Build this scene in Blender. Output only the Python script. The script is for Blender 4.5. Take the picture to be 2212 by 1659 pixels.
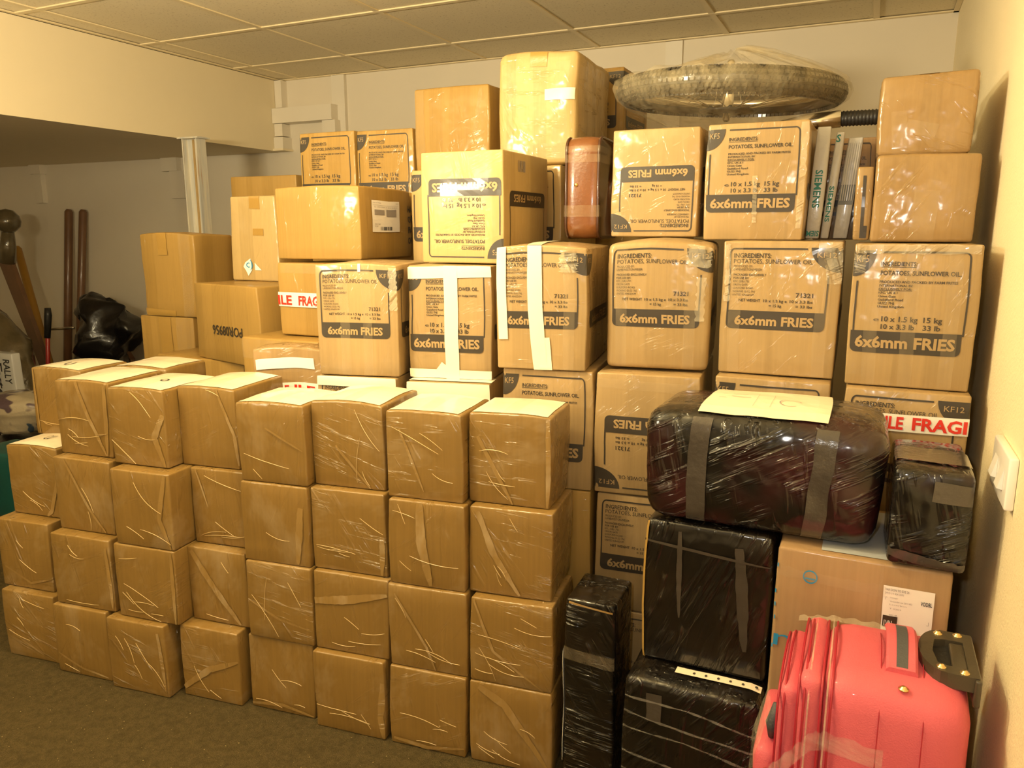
import bpy, math, random
from mathutils import Vector, Matrix, noise
R = math.radians
scene = bpy.context.scene
COL = scene.collection
for o in list(bpy.data.objects):
    bpy.data.objects.remove(o)
random.seed(7)

# ------------------------------------------------------------------ camera, light, exposure
cam_d = bpy.data.cameras.new('camera')
cam_d.sensor_width = 36.0
cam_d.lens = 1663.0 / 2212.0 * 36.0
cam_d.clip_start = 0.02
cam = bpy.data.objects.new('camera', cam_d)
COL.objects.link(cam)
cam.location = (0, 0, 1.22)
cam.rotation_euler = (R(78.8), 0, R(24.8))
scene.camera = cam

world = bpy.data.worlds.new('world')
scene.world = world
world.use_nodes = True
world.node_tree.nodes['Background'].inputs[0].default_value = (0.75, 0.8, 1.0, 1)
world.node_tree.nodes['Background'].inputs[1].default_value = 0.0


def light(name, kind, loc, energy, color, **kw):
    d = bpy.data.lights.new(name, kind)
    d.energy = energy
    d.color = color
    for k, v in kw.items():
        setattr(d, k, v)
    o = bpy.data.objects.new(name, d)
    COL.objects.link(o)
    o.location = loc
    return o


# the camera's own flash, a little left of and above the lens
light('flash_lamp', 'POINT', (-0.065, 0.0, 1.285), 17.5, (1.0, 0.94, 0.84), shadow_soft_size=0.014)
# the room's warm lamps: one hangs just below the ceiling over the stack, one further back in the room; both outside the frame
light('hanging_lamp', 'POINT', (-1.0, 1.12, 1.76), 44.0, (1.0, 0.81, 0.45), shadow_soft_size=0.07)
light('hanging_lamp_far', 'POINT', (-2.3, -0.4, 1.50), 22.0, (1.0, 0.84, 0.50), shadow_soft_size=0.07)
# unseen fill light, added to brighten the ceiling and the back wall
up = light('ceiling_fill', 'AREA', (-1.9, 0.1, 1.50), 84.0, (1.0, 0.86, 0.58), shape='RECTANGLE', size=0.4, size_y=0.2)
up.rotation_euler = Vector((0.06, 0.50, 0.86)).to_track_quat('-Z', 'Y').to_euler()

scene.view_settings.view_transform = 'Standard'
scene.view_settings.look = 'None'
scene.view_settings.gamma = 1.0
scene.view_settings.use_curve_mapping = False
scene.view_settings.exposure = -0.02

# ------------------------------------------------------------------ materials


class NT:
    def __init__(s, name):
        s.m = bpy.data.materials.new(name)
        s.m.use_nodes = True
        s.t = s.m.node_tree
        s.t.nodes.clear()
        s.out = s.n('ShaderNodeOutputMaterial')

    def n(s, typ, **kw):
        nd = s.t.nodes.new(typ)
        for k, v in kw.items():
            if hasattr(nd, k) and k not in ('Scale',):
                setattr(nd, k, v)
            else:
                nd.inputs[k].default_value = v
        return nd

    def l(s, a, b):
        s.t.links.new(a, b)

    def coord(s, scale=(1, 1, 1), src='Object', rot=None, rand_axis=None, rand_amt=1.0, base=0.0):
        tc = s.n('ShaderNodeTexCoord')
        v = tc.outputs[src]
        oi = s.n('ShaderNodeObjectInfo')
        add = s.n('ShaderNodeVectorMath', operation='ADD')
        mul = s.n('ShaderNodeMath', operation='MULTIPLY')
        s.l(oi.outputs['Random'], mul.inputs[0])
        mul.inputs[1].default_value = 37.0
        if rand_axis:
            vr = s.n('ShaderNodeVectorRotate', rotation_type='AXIS_ANGLE')
            vr.inputs['Axis'].default_value = rand_axis
            ma = s.n('ShaderNodeMath', operation='MULTIPLY_ADD')
            s.l(oi.outputs['Random'], ma.inputs[0])
            ma.inputs[1].default_value = rand_amt
            ma.inputs[2].default_value = base
            s.l(ma.outputs[0], vr.inputs['Angle'])
            s.l(v, vr.inputs['Vector'])
            v = vr.outputs[0]
        s.l(v, add.inputs[0])
        s.l(mul.outputs[0], add.inputs[1])
        mp = s.n('ShaderNodeMapping')
        mp.inputs['Scale'].default_value = scale
        if rot:
            mp.inputs['Rotation'].default_value = rot
        s.l(add.outputs[0], mp.inputs['Vector'])
        return mp.outputs[0]

    def noise(s, vec, scale=1.0, detail=3.0, rough=0.55):
        nd = s.n('ShaderNodeTexNoise')
        nd.inputs['Scale'].default_value = scale
        nd.inputs['Detail'].default_value = detail
        nd.inputs['Roughness'].default_value = rough
        s.l(vec, nd.inputs['Vector'])
        return nd.outputs['Fac']

    def ramp(s, fac, a, b, ca=(0, 0, 0, 1), cb=(1, 1, 1, 1), mode='LINEAR'):
        r = s.n('ShaderNodeValToRGB')
        r.color_ramp.interpolation = mode
        r.color_ramp.elements[0].position = a
        r.color_ramp.elements[1].position = b
        r.color_ramp.elements[0].color = ca
        r.color_ramp.elements[1].color = cb
        s.l(fac, r.inputs[0])
        return r.outputs[0]

    def mix(s, a, b, fac, blend='MIX'):
        m = s.n('ShaderNodeMix', data_type='RGBA', blend_type=blend)
        for i, x in ((6, a), (7, b), (0, fac)):
            if hasattr(x, 'is_output'):
                s.l(x, m.inputs[i])
            elif i == 0:
                m.inputs[0].default_value = x
            else:
                m.inputs[i].default_value = (*x[:3], 1)
        return m.outputs[2]

    def math(s, op, a, b):
        m = s.n('ShaderNodeMath', operation=op)
        for i, x in ((0, a), (1, b)):
            if hasattr(x, 'is_output'):
                s.l(x, m.inputs[i])
            else:
                m.inputs[i].default_value = x
        return m.outputs[0]

    def bump(s, h, strength=0.3, dist=0.01, normal=None):
        b = s.n('ShaderNodeBump')
        b.inputs['Strength'].default_value = strength
        b.inputs['Distance'].default_value = dist
        s.l(h, b.inputs['Height'])
        if normal:
            s.l(normal, b.inputs['Normal'])
        return b.outputs[0]

    def bsdf(s, color, rough=0.6, normal=None, **kw):
        p = s.n('ShaderNodeBsdfPrincipled')
        if hasattr(color, 'is_output'):
            s.l(color, p.inputs['Base Color'])
        else:
            p.inputs['Base Color'].default_value = (*color[:3], 1)
        if hasattr(rough, 'is_output'):
            s.l(rough, p.inputs['Roughness'])
        else:
            p.inputs['Roughness'].default_value = rough
        if normal:
            s.l(normal, p.inputs['Normal'])
        for k, v in kw.items():
            k = k.replace('_', ' ')
            if hasattr(v, 'is_output'):
                s.l(v, p.inputs[k])
            else:
                p.inputs[k].default_value = v
        s.l(p.outputs[0], s.out.inputs[0])
        return p


def wrinkle(t, amt=1.0, lo=0.56, hi=0.75, fine=60, coarse=7):
    """creases of stretched film: directional ridges that come in patches"""
    v1 = t.coord((coarse, coarse, fine), rand_axis=(0, 1, 0), rand_amt=1.5, base=-0.35)
    n1 = t.noise(v1, 1.0, 3.0, 0.6)
    r1 = t.ramp(n1, lo, hi)
    v2 = t.coord((fine * 0.8, fine * 0.8, coarse * 0.8), rand_axis=(0, 1, 0), rand_amt=-1.0, base=0.75)
    n2 = t.noise(v2, 1.0, 2.0, 0.6)
    r2 = t.ramp(n2, lo + 0.03, hi)
    pm = t.ramp(t.noise(t.coord((9, 9, 9)), 1.0, 2.0), 0.42, 0.62)
    pm2 = t.ramp(t.noise(t.coord((11, 11, 7)), 1.3, 2.0), 0.45, 0.65)
    h = t.math('ADD', t.math('MULTIPLY', r1, pm), t.math('MULTIPLY', r2, pm2))
    lowf = t.noise(t.coord((14, 14, 14)), 1.0, 2.0)
    h = t.math('ADD', h, t.math('MULTIPLY', lowf, 0.9))
    return t.bump(h, 0.75 * amt, 0.006)


def card(name, base, coat=0.5, wr=0.7, band=0.10, haze=0.0, cr=0.14, fine=60):
    t = NT(name)
    grain = t.noise(t.coord((160, 160, 4)), 1.0, 3.0)
    mott = t.noise(t.coord((7, 7, 5)), 1.0, 3.0)
    bands = t.ramp(t.noise(t.coord((16, 16, 0.02)), 1.0, 0.0), 0.47, 0.50)
    dk = tuple(c * 0.80 for c in base)
    lt = tuple(min(1, c * 1.14) for c in base)
    c = t.mix(dk, lt, grain)
    c = t.mix(c, tuple(x * 0.74 for x in base), t.math('MULTIPLY', mott, 0.45))
    c = t.mix(c, tuple(min(1, x * 1.25 + 0.02) for x in base), t.math('MULTIPLY', bands, band * 2.2))
    if haze:
        hz = t.ramp(t.noise(t.coord((5, 5, 9), rand_axis=(0, 1, 0), rand_amt=2.0), 1.0, 4.0, 0.65), 0.52, 0.75)
        c = t.mix(c, (0.72, 0.62, 0.45), t.math('MULTIPLY', hz, haze))
    nb = t.bump(grain, 0.12, 0.002)
    kw = {}
    if coat:
        kw = dict(Coat_Weight=coat, Coat_Roughness=cr, Coat_Normal=wrinkle(t, wr, fine=fine), Coat_IOR=1.5)
    t.bsdf(c, 0.62, nb, Specular_IOR_Level=0.3, **kw)
    return t.m


def plain(name, color, rough=0.5, metal=0.0, coat=0.0, bump=0.0, bscale=60, var=0.0, spec=0.5):
    t = NT(name)
    col = color
    if var:
        n = t.noise(t.coord((12, 12, 12)), 1.0, 4.0)
        col = t.mix(tuple(c * (1 - var) for c in color), tuple(min(1, c * (1 + var)) for c in color), n)
    nb = None
    if bump:
        nb = t.bump(t.noise(t.coord((bscale,) * 3), 1.0, 3.0), bump, 0.004)
    t.bsdf(col, rough, nb, Metallic=metal, Coat_Weight=coat, Coat_Roughness=0.1, Specular_IOR_Level=spec)
    return t.m


def black_film(name, base, tint=None, wr=1.0):
    t = NT(name)
    c = base
    if tint:
        f = t.ramp(t.noise(t.coord((5, 5, 5)), 1.0, 2.0), 0.48, 0.62)
        c = t.mix(base, tint, f)
    nb = wrinkle(t, wr, 0.5, 0.72, 42, 6)
    t.bsdf(c, 0.35, nb, Specular_IOR_Level=0.2, Coat_Weight=0.9, Coat_Roughness=0.13, Coat_Normal=wrinkle(t, wr, 0.52, 0.7, 60, 7))
    return t.m


def film(name, alpha, tint=(0.9, 0.85, 0.75), rough=0.16, wr=1.0):
    """clear stretch film: see-through with glossy creases"""
    t = NT(name)
    nb = wrinkle(t, wr, 0.48, 0.72, 46, 6) if wr else None
    p = t.n('ShaderNodeBsdfPrincipled')
    p.inputs['Base Color'].default_value = (*tint, 1)
    p.inputs['Roughness'].default_value = rough
    p.inputs['Specular IOR Level'].default_value = 0.9
    if nb:
        t.l(nb, p.inputs['Normal'])
    tr = t.n('ShaderNodeBsdfTransparent')
    mx = t.n('ShaderNodeMixShader')
    pt = t.ramp(t.noise(t.coord((16, 16, 50), rand_axis=(0, 1, 0), rand_amt=2.0), 1.0, 3.0), 0.35, 0.75)
    fac = t.math('MULTIPLY_ADD', pt, alpha)
    fac.node.inputs[1].default_value = alpha * 0.5
    fac.node.inputs[2].default_value = alpha * 0.5
    t.l(fac, mx.inputs[0])
    t.l(tr.outputs[0], mx.inputs[1])
    t.l(p.outputs[0], mx.inputs[2])
    t.l(mx.outputs[0], t.out.inputs[0])
    return t.m


M = {}
M['cube'] = card('wrapped_kraft', (0.245, 0.142, 0.034), 1.0, 2.2, 0.03, 0.15, 0.21)
M['fries'] = card('carton_kraft', (0.38, 0.255, 0.112), 0.65, 1.6, 0.12, 0.05, 0.17, 45)
M['gold'] = card('golden_kraft', (0.37, 0.222, 0.055), 0.45, 1.0, 0.10, 0.0, 0.15, 45)
M['pale'] = card('pale_kraft', (0.47, 0.325, 0.13), 0.75, 1.6, 0.14, 0.08, 0.19, 45)
M['pale_matt'] = card('pale_kraft_matt', (0.47, 0.33, 0.135), 0.3, 0.8, 0.14, 0.05, 0.28, 45)
M['tan'] = card('shiny_kraft', (0.32, 0.20, 0.078), 0.95, 2.2, 0.10, 0.06, 0.17, 40)
M['pinkish'] = card('dull_kraft', (0.37, 0.232, 0.115), 0.45, 0.6, 0.08, 0.05, 0.16, 45)
M['black'] = black_film('black_wrap', (0.006, 0.005, 0.004), (0.012, 0.008, 0.005), 2.0)
M['black_red'] = black_film('black_red_wrap', (0.006, 0.005, 0.004), (0.030, 0.006, 0.007), 1.8)
M['fold'] = card('film_fold_on_kraft', (0.315, 0.192, 0.058), 1.0, 2.4, 0.02, 0.30, 0.18)
M['film'] = film('clear_film', 0.26, (0.88, 0.80, 0.60), 0.12, 1.8)
M['strand_glint'] = plain('film_strand', (0.62, 0.46, 0.22), 0.25, 0, 0.6)  # pale colour stands in for highlights along the film strands
M['film_gold'] = film('wheel_film', 0.27, (0.86, 0.74, 0.48), 0.12, 1.0)
M['crinkle'] = film('film_crinkle', 0.40, (0.80, 0.72, 0.55), 0.08, 3.0)
M['tape_black'] = plain('tape_on_black', (0.055, 0.046, 0.038), 0.22, 0, 0.8, 0.35, 70, 0.3)
M['film_thin'] = film('thin_film', 0.22, (0.9, 0.86, 0.75), 0.12)
M['tape_clear'] = film('clear_tape', 0.16, (0.70, 0.56, 0.36), 0.12, 0)
M['tape_brown'] = plain('brown_tape', (0.40, 0.24, 0.06), 0.25, 0, 0.5, 0.15, 70, 0.12)
M['tape_cream'] = plain('cream_tape', (0.86, 0.80, 0.62), 0.35, 0, 0.3, 0.1, 80, 0.04)
M['tape_white'] = plain('white_tape', (0.86, 0.83, 0.76), 0.3, 0, 0.5, 0.15, 80, 0.04)
M['red_dim'] = plain('dim_red', (0.22, 0.025, 0.02), 0.3, 0, 0.6)
M['red'] = plain('red_print', (0.68, 0.035, 0.02), 0.4, 0, 0.3)
M['print'] = plain('dark_print', (0.042, 0.032, 0.021), 0.5, 0, 0.15, 0.05, 60)
M['print_tan'] = plain('knockout_print', (0.38, 0.255, 0.112), 0.55, 0, 0.3)
M['paper'] = plain('label_paper', (0.82, 0.78, 0.74), 0.6)
M['paper_warm'] = plain('warm_paper', (0.86, 0.74, 0.56), 0.55, 0, 0.4, 0.15, 50, 0.06)
M['news'] = news_mat = None
M['paper_top'] = plain('top_paper', (0.86, 0.77, 0.60), 0.4, 0, 0.7, 0.2, 45, 0.08)
M['paper_blue'] = plain('bluish_paper', (0.48, 0.50, 0.52), 0.5, 0, 0.5, 0.15, 50, 0.08)
M['ink'] = plain('ink', (0.03, 0.03, 0.035), 0.6)
M['ink_grey'] = plain('grey_ink', (0.30, 0.27, 0.26), 0.6)
M['ink_blue'] = plain('blue_ink', (0.02, 0.25, 0.50), 0.5)
M['ink_teal'] = plain('teal_ink', (0.01, 0.16, 0.15), 0.5)
M['leather'] = plain('brown_leather', (0.17, 0.058, 0.015), 0.32, 0, 0.5, 0.15, 90, 0.35)
M['leather_dark'] = plain('dark_piping', (0.055, 0.018, 0.008), 0.3, 0, 0.5)
M['brass'] = plain('brass', (0.80, 0.62, 0.30), 0.25, 1.0)
M['chrome'] = plain('chrome_tube', (0.75, 0.72, 0.66), 0.18, 1.0)
M['rubber'] = plain('black_rubber', (0.016, 0.014, 0.012), 0.55, 0, 0.2, 0.3, 120)
M['tyre'] = plain('tyre_rubber', (0.035, 0.030, 0.024), 0.5, 0, 0.4, 0.2, 120)
M['steel'] = plain('spoke_steel', (0.6, 0.55, 0.45), 0.3, 1.0)
M['pink'] = plain('pink_cloth', (0.62, 0.105, 0.135), 0.62, 0, 0.1, 0.25, 420, 0.05)
M['pink_dark'] = plain('dark_pink_piping', (0.36, 0.012, 0.03), 0.5, 0, 0.2)
M['charcoal'] = plain('charcoal_plastic', (0.060, 0.048, 0.030), 0.35, 0, 0.3, 0.1, 200)
M['grey_strap'] = plain('grey_strap', (0.07, 0.07, 0.075), 0.6, 0, 0, 0.3, 300)
M['black_matt'] = plain('black_bag', (0.008, 0.007, 0.007), 0.33, 0, 0.4, 0.6, 26)
M['wood_dark'] = plain('dark_wood', (0.16, 0.075, 0.032), 0.45, 0, 0.3, 0.15, 40, 0.3)
M['wood_yellow'] = plain('yellow_wood', (0.42, 0.22, 0.03), 0.5, 0, 0.2, 0.1, 40, 0.2)
M['red_paint'] = plain('red_paint', (0.42, 0.03, 0.02), 0.4, 0, 0.3)
M['teal'] = plain('teal_plastic', (0.008, 0.085, 0.08), 0.45, 0, 0.2, 0.2, 30, 0.2)
M['junk'] = plain('dark_bundle', (0.12, 0.09, 0.045), 0.25, 0, 0.8, 0.9, 30, 0.5)
M['white_panel'] = plain('white_panel', (0.62, 0.62, 0.62), 0.4, 0, 0.5)
M['strip_grey'] = plain('grey_package', (0.42, 0.42, 0.42), 0.3, 0, 0.7, 0.4, 40, 0.12)
M['strip_dark'] = plain('grey_window', (0.16, 0.18, 0.21), 0.2, 0, 0.7)
M['switch'] = plain('switch_plastic', (0.85, 0.82, 0.78), 0.22)
M['paint_white'] = plain('white_trim', (0.76, 0.69, 0.56), 0.45, 0, 0.1, 0.05, 30, 0.02)
M['soffit'] = plain('soffit_paint', (0.80, 0.69, 0.47), 0.6, 0, 0, 0.08, 18, 0.02)
M['dark_gap'] = plain('dark_void', (0.05, 0.045, 0.035), 0.8)


def wall_mat(name, col, bs, bstr, spec=0.3):
    t = NT(name)
    n = t.noise(t.coord((3, 3, 3)), 1.0, 3.0)
    c = t.mix(tuple(x * 0.95 for x in col), tuple(min(1, x * 1.03) for x in col), n)
    h = t.noise(t.coord((bs, bs, bs)), 1.0, 4.0, 0.6)
    t.bsdf(c, 0.6, t.bump(h, bstr, 0.004), Specular_IOR_Level=spec)
    return t.m


M['wall_back'] = wall_mat('back_wall_paint', (0.74, 0.66, 0.52), 12, 0.06)
M['wall_right'] = wall_mat('cream_woodchip', (0.92, 0.80, 0.54), 170, 0.6)


def carpet_mat():
    t = NT('carpet')
    a = t.noise(t.coord((420, 420, 420)), 1.0, 2.0)
    b = t.noise(t.coord((60, 60, 60)), 1.0, 4.0)
    c = t.mix((0.034, 0.026, 0.012), (0.165, 0.122, 0.052), a)
    c = t.mix(c, (0.060, 0.045, 0.020), t.math('MULTIPLY', t.ramp(b, 0.4, 0.7), 0.7))
    fl = t.ramp(t.noise(t.coord((190, 190, 190)), 1.0, 0.0), 0.84, 0.87)
    c = t.mix(c, (0.45, 0.36, 0.16), fl)
    h = t.math('ADD', a, b)
    t.bsdf(c, 0.95, t.bump(h, 1.0, 0.006), Specular_IOR_Level=0.1)
    return t.m


def tile_mat():
    t = NT('ceiling_tile_mineral')
    pits = t.ramp(t.noise(t.coord((110, 110, 110)), 1.0, 2.0), 0.60, 0.70)
    lo = t.noise(t.coord((4, 4, 4)), 1.0, 2.0)
    c = t.mix((0.86, 0.76, 0.54), (0.80, 0.70, 0.49), lo)
    c = t.mix(c, (0.47, 0.37, 0.21), t.math('MULTIPLY', pits, 0.55))
    t.bsdf(c, 0.9, t.bump(pits, -0.4, 0.003), Specular_IOR_Level=0.1)
    return t.m


t = NT('printed_bag')
c1 = t.mix((0.50, 0.43, 0.31), (0.12, 0.08, 0.10), t.ramp(t.noise(t.coord((9, 9, 14)), 1.0, 1.0), .56, .60))
c1 = t.mix(c1, (0.06, 0.10, 0.16), t.ramp(t.noise(t.coord((13, 11, 9)), 1.3, 1.0), .66, .69))
t.bsdf(c1, 0.4, t.bump(t.noise(t.coord((14, 14, 14)), 1.0, 3.0), .6, .02), Coat_Weight=0.5)
M['news'] = t.m
M['carpet'] = carpet_mat()
M['tile'] = tile_mat()
M['tbar'] = plain('ceiling_grid', (0.78, 0.65, 0.40), 0.45)

# ------------------------------------------------------------------ object helpers


def mk(name, verts, faces, mat, parent=None, smooth=False, mats=None, midx=None):
    me = bpy.data.meshes.new(name)
    me.from_pydata([tuple(v) for v in verts], [], faces)
    me.materials.append(M[mat] if isinstance(mat, str) else mat)
    for m in (mats or []):
        me.materials.append(M[m])
    if midx:
        me.polygons.foreach_set('material_index', midx)
    if smooth:
        me.polygons.foreach_set('use_smooth', [True] * len(me.polygons))
    me.update()
    o = bpy.data.objects.new(name, me)
    COL.objects.link(o)
    if parent:
        o.parent = parent
    return o


def tag(o, label, cat, group=None, kind=None):
    o['label'] = label
    o['category'] = cat
    if group:
        o['group'] = group
    if kind:
        o['kind'] = kind
    return o


def empty(name, loc=(0, 0, 0), rz=0.0):
    o = bpy.data.objects.new(name, None)
    COL.objects.link(o)
    o.location = loc
    o.rotation_euler = (0, 0, rz)
    return o


class MB:
    """collects vertices and faces of one mesh"""

    def __init__(s):
        s.v, s.f = [], []

    def add(s, vs, fs):
        k = len(s.v)
        s.v += [tuple(v) for v in vs]
        s.f += [tuple(i + k for i in f) for f in fs]

    def box(s, x0, x1, y0, y1, z0, z1, b=0.0):
        if not b:
            vs = [(x, y, z) for x in (x0, x1) for y in (y0, y1) for z in (z0, z1)]
            s.add(vs, [(0, 1, 3, 2), (4, 6, 7, 5), (0, 4, 5, 1), (2, 3, 7, 6), (0, 2, 6, 4), (1, 5, 7, 3)])
        else:
            vs, fs = rbox(x1 - x0, y1 - y0, z1 - z0, b, 1)
            s.add([(x + (x0 + x1) / 2, y + y0, z + z0) for x, y, z in vs], fs)

    def tube(s, pts, r, n=8, cap=True):
        pts = [Vector(p) for p in pts]
        rs = r if isinstance(r, (list, tuple)) else [r] * len(pts)
        rings = []
        prev = None
        for i, p in enumerate(pts):
            t = (pts[min(i + 1, len(pts) - 1)] - pts[max(i - 1, 0)]).normalized()
            if prev is None:
                a = Vector((0, 0, 1)) if abs(t.z) < 0.9 else Vector((1, 0, 0))
                u = t.cross(a).normalized()
            else:
                u = (prev - t * prev.dot(t)).normalized()
            prev = u
            w = t.cross(u)
            rings.append([p + (u * math.cos(2 * math.pi * k / n) + w * math.sin(2 * math.pi * k / n)) * rs[i] for k in range(n)])
        vs = [v for rg in rings for v in rg]
        fs = []
        for i in range(len(pts) - 1):
            for k in range(n):
                fs.append((i * n + k, i * n + (k + 1) % n, (i + 1) * n + (k + 1) % n, (i + 1) * n + k))
        if cap:
            fs.append(tuple(reversed(range(n))))
            fs.append(tuple((len(pts) - 1) * n + k for k in range(n)))
        s.add(vs, fs)

    def lathe(s, prof, n=16, axis='z', c=(0, 0, 0)):
        vs, fs = [], []
        for i, (r, h) in enumerate(prof):
            for k in range(n):
                a = 2 * math.pi * k / n
                p = (r * math.cos(a), r * math.sin(a), h)
                if axis == 'x':
                    p = (p[2], p[0], p[1])
                elif axis == 'y':
                    p = (p[0], p[2], p[1])
                vs.append((p[0] + c[0], p[1] + c[1], p[2] + c[2]))
        for i in range(len(prof) - 1):
            for k in range(n):
                fs.append((i * n + k, i * n + (k + 1) % n, (i + 1) * n + (k + 1) % n, (i + 1) * n + k))
        fs.append(tuple(reversed(range(n))))
        fs.append(tuple((len(prof) - 1) * n + k for k in range(n)))
        s.add(vs, fs)

    def build(s, name, mat, parent=None, smooth=False):
        return mk(name, s.v, s.f, mat, parent, smooth)


def knots(L, r, n):
    a = [0, r * 0.35, r]
    return a + [r + (L - 2 * r) * i / n for i in range(1, n)] + [L - r, L - r * 0.35, L]


def rbox(w, d, h, r, n=6):
    """rounded box: x centred, y from 0, z from 0"""
    kx, ky, kz = knots(w, r, n), knots(d, r, n), knots(h, r, n)
    vs, fs, idx = [], [], {}

    def vid(x, y, z):
        k = (round(x, 6), round(y, 6), round(z, 6))
        if k not in idx:
            idx[k] = len(vs)
            c = Vector((min(max(x, r), w - r), min(max(y, r), d - r), min(max(z, r), h - r)))
            v = Vector((x, y, z)) - c
            if v.length > 1e-9:
                v = v.normalized() * r
            p = c + v
            vs.append((p.x - w / 2, p.y, p.z))
        return idx[k]

    for a, b, mkp in ((kx, kz, lambda u, v: (u, 0, v)), (kx, kz, lambda u, v: (u, d, v)), (kx, ky, lambda u, v: (u, v, 0)),
                      (kx, ky, lambda u, v: (u, v, h)), (ky, kz, lambda u, v: (0, u, v)), (ky, kz, lambda u, v: (w, u, v))):
        p0, p1, p2 = Vector(mkp(a[0], b[0])), Vector(mkp(a[1], b[0])), Vector(mkp(a[0], b[1]))
        nrm = (p1 - p0).cross(p2 - p0)
        flip = nrm.dot((p0 + Vector(mkp(a[-1], b[-1]))) / 2 - Vector((w / 2, d / 2, h / 2))) < 0
        for i in range(len(a) - 1):
            for j in range(len(b) - 1):
                q = (vid(*mkp(a[i], b[j])), vid(*mkp(a[i + 1], b[j])), vid(*mkp(a[i + 1], b[j + 1])), vid(*mkp(a[i], b[j + 1])))
                fs.append(q[::-1] if flip else q)
    return vs, fs


class Box:
    """a carton: local x across the front, y from the front to the back, z up"""

    def __init__(s, name, label, x, y, z, yaw, w, h, d, mat, r=0.0042, amp=0.0028, bulge=0.0, kt=1.0, sx=0.0, cat='box', group=None,
                 corner='bl', fb=0.003, n=6, sag=0.0):
        s.w, s.h, s.d, s.r, s.amp, s.bulge, s.kt, s.sx, s.fb, s.sag = w, h, d, r, amp, bulge, kt, sx, fb, sag
        s.seed = Vector((random.uniform(0, 50), random.uniform(0, 50), random.uniform(0, 50)))
        a = R(yaw)
        if corner == 'bl':
            x, y = x + math.cos(a) * w / 2, y + math.sin(a) * w / 2
        vs, fs = rbox(w, d, h, r, n)
        s.o = mk(name, [s.bend(*v) for v in vs], fs, mat, None, True)
        s.o.location = (x, y, z)
        s.o.rotation_euler = (0, 0, a)
        tag(s.o, label, cat, group)

    def bend(s, x, y, z):
        w, h, d = s.w, s.h, s.d
        t = z / h
        ux = max(0, 1 - (2 * x / w) ** 2)
        uy = max(0, 1 - (2 * y / d - 1) ** 2)
        ut = max(0, 1 - (2 * t - 1) ** 2)
        nv = noise.noise_vector(Vector((x, y, z)) * 7 + s.seed) * s.amp + noise.noise_vector(Vector((x, y, z)) * 22 + s.seed) * s.amp * 0.35
        x2 = x * (1 + (s.kt - 1) * t) + s.sx * t + (2 * x / w) * s.fb * 0.6 * ut + nv.x
        y2 = y - s.fb * ux * ut * (1 - y / d) + nv.y * min(1, 2 * ut + .3)
        z2 = z + s.bulge * ux * (0.55 + 0.45 * uy) * t * t * t + nv.z * t * (0.4 if not s.bulge else 1.0) - s.sag * t * (2 * x / w)
        return Vector((x2, y2, max(z2, 0)))

    def pt(s, face, u, v, off=0.0012):
        """u from the left and v from the bottom as one looks at the face"""
        w, h, d, r = s.w, s.h, s.d, s.r

        def rnd(x, y, z):
            c = Vector((min(max(x, -w / 2 + r), w / 2 - r), min(max(y, r), d - r), min(max(z, r), h - r)))
            q = Vector((x, y, z)) - c
            nn = q.normalized() if q.length > 1e-9 else Vector((0, 0, 0))
            p = c + nn * r
            return s.bend(*p) + nn * off
        if face == 'front':
            return rnd(-w / 2 + u * w, 0, v * h)
        if face == 'right':
            return rnd(w / 2, u * d, v * h)
        if face == 'left':
            return rnd(-w / 2, d - u * d, v * h)
        return rnd(-w / 2 + u * w, v * d, h)

    def part(s, name, mat, face, geo, off=0.0012, flip=False, smooth=False):
        """geo: list of (verts in u,v ; faces)"""
        mb = MB()
        for vs, fs in geo:
            mb.add([s.pt(face, 1 - u, 1 - v, off) if flip else s.pt(face, u, v, off) for u, v in vs], fs)
        return mb.build(name, mat, s.o, smooth)

    def strip(s, name, mat, face, pts, width, off=0.0018, n=18, wob=0.0, taper=False):
        """a ribbon lying on a face along points in metres (u*w, v*h)"""
        fw = s.w if face in ('front', 'top') else s.d
        fh = s.d if face == 'top' else s.h
        P = []
        for i in range(n + 1):
            t = i / n * (len(pts) - 1)
            k = min(int(t), len(pts) - 2)
            f = t - k
            P.append(Vector(((pts[k][0] * (1 - f) + pts[k + 1][0] * f) * fw, (pts[k][1] * (1 - f) + pts[k + 1][1] * f) * fh, 0)))
        vs, fs = [], []
        for i, p in enumerate(P):
            t = (P[min(i + 1, n)] - P[max(i - 1, 0)]).normalized()
            q = Vector((-t.y, t.x, 0))
            ww = width * (1 + wob * (random.random() - 0.5) * 2) / 2
            if taper:
                ww *= .35 + .65 * math.sin(math.pi * min(1, .12 + .88 * i / n)) ** .7 if i < n else .3
            m = 3
            for j in range(m + 1):
                c = p + q * ww * (2 * j / m - 1)
                u, v = c.x / fw, c.y / fh
                vs.append((min(max(u, 0.004), 0.996), min(max(v, 0.004), 0.996)))
        m = 3
        for i in range(n):
            for j in range(m):
                a = i * (m + 1) + j
                fs.append((a, a + 1, a + m + 2, a + m + 1))
        return s.part(name, mat, face, [(vs, fs)], off, False, True)


# ------------------------------------------------------------------ lettering
_tc = {}


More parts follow.
